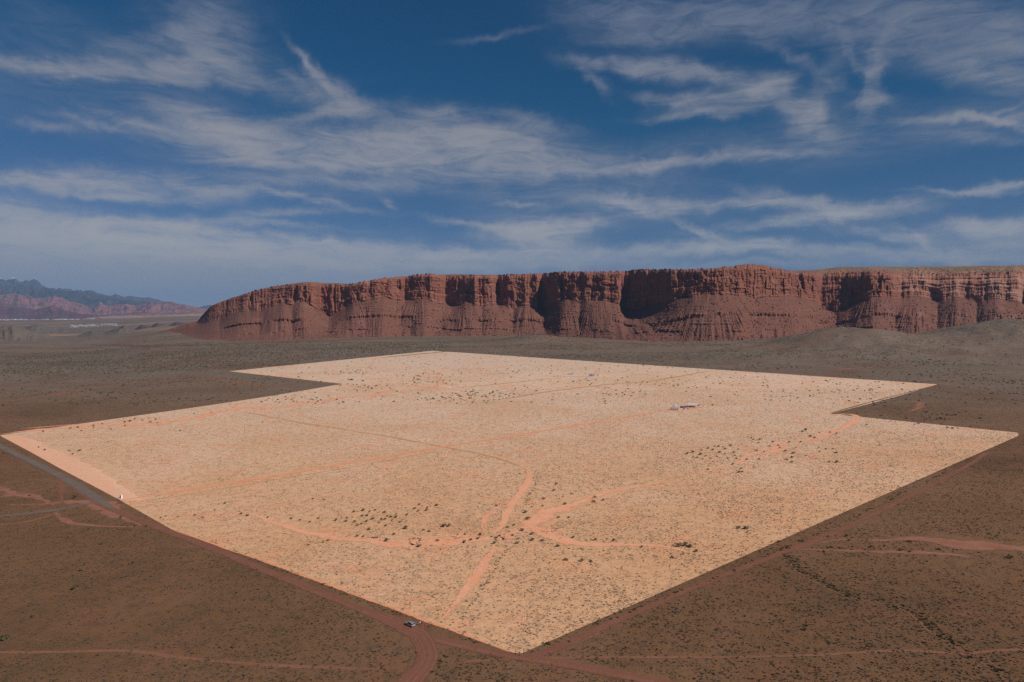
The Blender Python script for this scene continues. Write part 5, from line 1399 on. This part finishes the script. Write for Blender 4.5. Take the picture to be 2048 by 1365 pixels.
p1, p2 = at1(1533.5, 1115), at1(1537.5, 1114)
fence_brace(p1, ang(p1, p2), (1.8, 1.8), (0, (p2 - p1).length), ((0, 1, 1.2, 1.2),), 'pair of dark posts beside the straight road short of the wash')
p1, p2 = at1(1603, 1085), at1(1606, 1084)
fence_brace(p1, ang(p1, p2), (2.2, 2.4), (0, (p2 - p1).length), ((0, 1, 1.6, 1.6),), 'pair of tall dark posts where the wash meets the straight road')
p1 = at1(2036, 868)
fence_brace(p1, 0, (2.6, ), (0,), (), 'lone pale post at the far tip of the pale field', .22)

# white cabinet at the driveway mouth
p = at1(242.5, 997.5)
o = empty('utility_cabinet', p + Vector((0, 0, .07)), R(-24))
MB().box((0, 0, 1.10), (1.25, 1.2, 2.2), .04).build('housing', M_WHITE, o)
MB().box((-.04, -.615, 1.25), (.95, .03, 1.75), .01).build('door', M_BLACKP, o)  # no real door: the housing's shaded face painted as a black panel
MB().box((0, 0, 2.24), (1.35, 1.3, .08), .02).build('lid', M_WHITE, o)
MB().box((-.95, -.25, .42), (.8, .7, .84), .04).build('side_box', M_WHITE, o)
tag(o, 'small white cabinet, its shaded face painted dark, at the driveway mouth', 'cabinet')

# ---- trailer camp
def trailer(name, loc, rz, L, Wd, Hh, mat, roofmat, label, cat, nwin=4, dark_end=False):
    o = empty(name, loc, rz); a, h = L / 2, Wd / 2
    MB().box((0, 0, .6 + Hh / 2), (L, Wd, Hh), .10).build('shell', mat, o)
    MB().box((0, 0, .6 + Hh + .035), (L + .15, Wd + .12, .14), .03).build('roof', roofmat, o)
    MB().box((0, 0, .50), (L * .96, .9, .2)).build('chassis', M_BLACKP, o)
    for i in range(nwin):
        xw = -a + L * (i + .7) / (nwin + .4)
        for s_ in (-1, 1):
            w_ = MB().box((xw, s_ * (h + .012), .6 + Hh * .62), (1.0, .03, .62), .01).build('window', M_GLASS, o)
            MB().box((xw, s_ * (h + .020), .6 + Hh * .62 + .36), (1.1, .05, .06)).build('frame', M_WHITE, w_)
    MB().box((a * .30, -(h + .015), .6 + Hh * .45), (.75, .03, Hh * .85), .01).build('door', M_WHITE, o)
    MB().tube((a, 0, .55), (a + 1.3, 0, .45), .06).build('tow_bar', M_BLACKP, o)
    if dark_end:
        MB().box((-a - .012, 0, .6 + Hh * .5), (.03, Wd * .85, Hh * .8)).build('end_panel', M_BLACKP, o)
    wheels(o, (-.55, .55), h - .02, .36, .22)
    return tag(o, label, cat)
trailer('house_trailer', at1(1350, 820) + Vector((0, 0, .1)), R(-15), 13.0, 3.8, 2.9, M_ALU, M_WHITE, 'long low trailer with white roof at the end of the orange driveway', 'trailer')
def tank(loc, r, h, mat, label):
    o = empty('water_tank', loc)
    MB().tube((0, 0, 0), (0, 0, h), r, None, 22).build('shell', mat, o, False)
    MB().tube((0, 0, h), (0, 0, h + r * .28), r, r * .22, 22).build('dome', mat, o)
    MB().tube((0, 0, h + r * .27), (0, 0, h + r * .36), r * .2, None, 12).build('cap', M_PLAST, o)
    return tag(o, label, 'tank')
tank(at1(1357, 820.5) + Vector((0, 0, .1)), 1.25, 2.0, M_TANK, 'cream water tank at the sunlit end of the white-roofed trailer')
def van(name, loc, rz, paint, label, L=5.4, Wd=2.0, Hh=2.3, cat='van'):
    o = empty(name, loc, rz); a, h = L / 2, Wd / 2
    MB().loft([(-a, .35, h), (-a, Hh - .1, h * .92), (-a + .15, Hh, h * .88), (a - 1.75, Hh, h * .88), (a - 1.0, 1.25, h * .96), (a - .1, 1.0, h * .95), (a, .6, h * .93), (a, .35, h * .93)], 0).build('body', paint, o)
    MB().loft([(a - 1.80, 1.30, h * .985), (a - 1.80, Hh - .2, h * .915), (a - 1.62, Hh - .2, h * .915), (a - 1.12, 1.30, h * .965)], 0).build('cab_window', M_GLASS, o)
    MB().loft([(-a + .4, 1.30, h * .985), (-a + .4, Hh - .3, h * .925), (-a + 2.6, Hh - .3, h * .925), (-a + 2.6, 1.30, h * .985)], 0).build('side_window', M_GLASS, o)
    MB().box((-a - .012, 0, 1.55), (.03, Wd * .72, .7)).build('rear_window', M_GLASS, o)
    MB().box((a + .012, 0, .55), (.06, Wd * .9, .22), .02).build('bumper', M_BLACKP, o)
    for s_ in (-1, 1):
        MB().box((a - .03, s_ * h * .72, .85), (.08, .28, .18), .02).build('headlight', M_LAMP, o)
    wheels(o, (-a + 1.0, a - .95), h + .01, .35, .22)
    return tag(o, label, cat)
van('white_van', at1(1352, 813.0) + Vector((0, 0, .1)), R(10), M_WHITE, 'white van half hidden behind the white-roofed trailer', cat='van')
van('dark_van', at1(1364, 816.5) + Vector((0, 0, .1)), R(-8), M_DARKP, 'dark maroon van between the trailer and the canopy', cat='van')
# open canopy
o = empty('canopy', at1(1385, 814.5) + Vector((0, 0, .05)), R(-10))
for sx_ in (-6.2, 0, 6.2):
    for sy_ in (-6.4, 0, 6.4):
        MB().tube((sx_, sy_, -.2), (sx_, sy_, 4.0), .10, None, 8).build('post', M_STEEL, o)
MB().box((0, 0, 4.06), (13.8, 14.0, .16), .03).build('roof', M_WHITE, o)
for sy_ in (-6.96, 6.96):
    MB().box((0, sy_, 3.90), (13.3, .08, .18)).build('fascia', M_STEEL, o)
tag(o, 'open canopy with a flat white roof on thin posts', 'canopy')
tag(estate_car('dark_car', at1(1382, 815) + Vector((0, 0, .05)), R(5), M_BLACKP, 4.8, 1.9, 1.75), 'black car in the shade under the white canopy', 'car')
tag(estate_car('white_car', at1(1391.5, 814.6) + Vector((0, 0, .05)), R(20), M_WHITE, 4.5, 1.8, 1.6), 'white car at the sunlit end of the canopy', 'car')
def crate_pile(name, loc, rz, mat, dims, label, cat):
    o = empty(name, loc, rz)
    L_, W_, H_ = dims
    MB().box((0, 0, H_ * .5), (L_, W_, H_), .05).build('bin', mat, o)
    MB().box((0, 0, H_ + .04), (L_ * 1.04, W_ * 1.04, .08), .02).build('lid', M_PLAST, o)
    return tag(o, label, cat)
crate_pile('blue_bin', at1(1371.5, 816.3) + Vector((0, 0, .1)), R(20), M_TARP, (2.6, 1.4, 1.0), 'blue bin beside the dark van', 'bin')
crate_pile('blue_bin', at1(1376, 818.2) + Vector((0, 0, .1)), R(-30), M_TARP, (1.6, 1.2, .9), 'small blue bin in front of the canopy', 'bin')
crate_pile('grey_bin', at1(1368, 818.8) + Vector((0, 0, .1)), R(5), M_PLAST, (2.6, 1.5, 1.3), 'grey bin between trailer and blue bins', 'bin')
crate_pile('white_bin', at1(1370, 821) + Vector((0, 0, .1)), R(35), M_WHITE, (1.4, 1.0, .8), 'white bin on the bare ground below the grey bin', 'bin')
crate_pile('white_bin', at1(1409.5, 813.2) + Vector((0, 0, .1)), R(10), M_WHITE, (3.2, 1.4, .9), 'low white bin lying out beyond the canopy', 'bin')
crate_pile('dark_bin', at1(1397, 812) + Vector((0, 0, .1)), R(10), M_BLACKP, (1.6, 1.4, 1.5), 'dark bin beside the white car', 'bin')
crate_pile('dark_bin', at1(1424.5, 811.5) + Vector((0, 0, .1)), R(0), M_BLACKP, (1.3, 1.3, 2.2), 'tall dark bin farthest out past the canopy', 'bin')
for (a_, b2, lb) in ((1306, 822, 'short dark posts by the driveway before the trailer'), (1317, 822.6, 'dark posts nearest the trailer beside the driveway')):
    p1 = at1(a_, b2); fence_brace(p1, R(10), (1.6, 1.5), (0, 1.8), ((0, 1, 1.3, 1.3),), lb)
# ---- second site
trailer('camper', at1(1141, 749.6) + Vector((0, 0, .12)), R(-6), 8.5, 2.6, 2.6, M_ALU, M_WHITE, 'white camper trailer at the edge of the orange cleared pad', 'camper', 3)
van('white_truck', at1(1147, 749.2) + Vector((0, 0, .12)), R(5), M_WHITE, 'white truck at the sunlit end of the camper', 5.6, 2.2, 2.6, 'truck')
trailer('blue_trailer', at1(1184, 752.2) + Vector((0, 0, .12)), R(8), 9.5, 2.7, 2.7, M_BLUEP, M_BLUEP, 'blue box trailer with dark end beside the cleared pad', 'trailer', 2, True)
# ---- far vehicles near the inner notch
van('dark_truck', at1(703.5, 760.8) + Vector((0, 0, .12)), R(4), M_BLACKP, 'dark truck in the far field near the inner notch', 5.8, 2.2, 2.3, 'truck')
van('white_truck', at1(710, 760.8) + Vector((0, 0, .12)), R(8), M_WHITE, 'white truck beside the dark one in the far field', 5.2, 2.1, 2.2, 'truck')
tag(estate_car('grey_car', at1(697.5, 760.2) + Vector((0, 0, .12)), R(12), M_PLAST), 'grey car behind the dark truck in the far field', 'car')
tag(estate_car('dark_car', at1(726, 762.5) + Vector((0, 0, .12)), R(-5), M_DARKP), 'dark car alone on the far side of the two trucks', 'car')
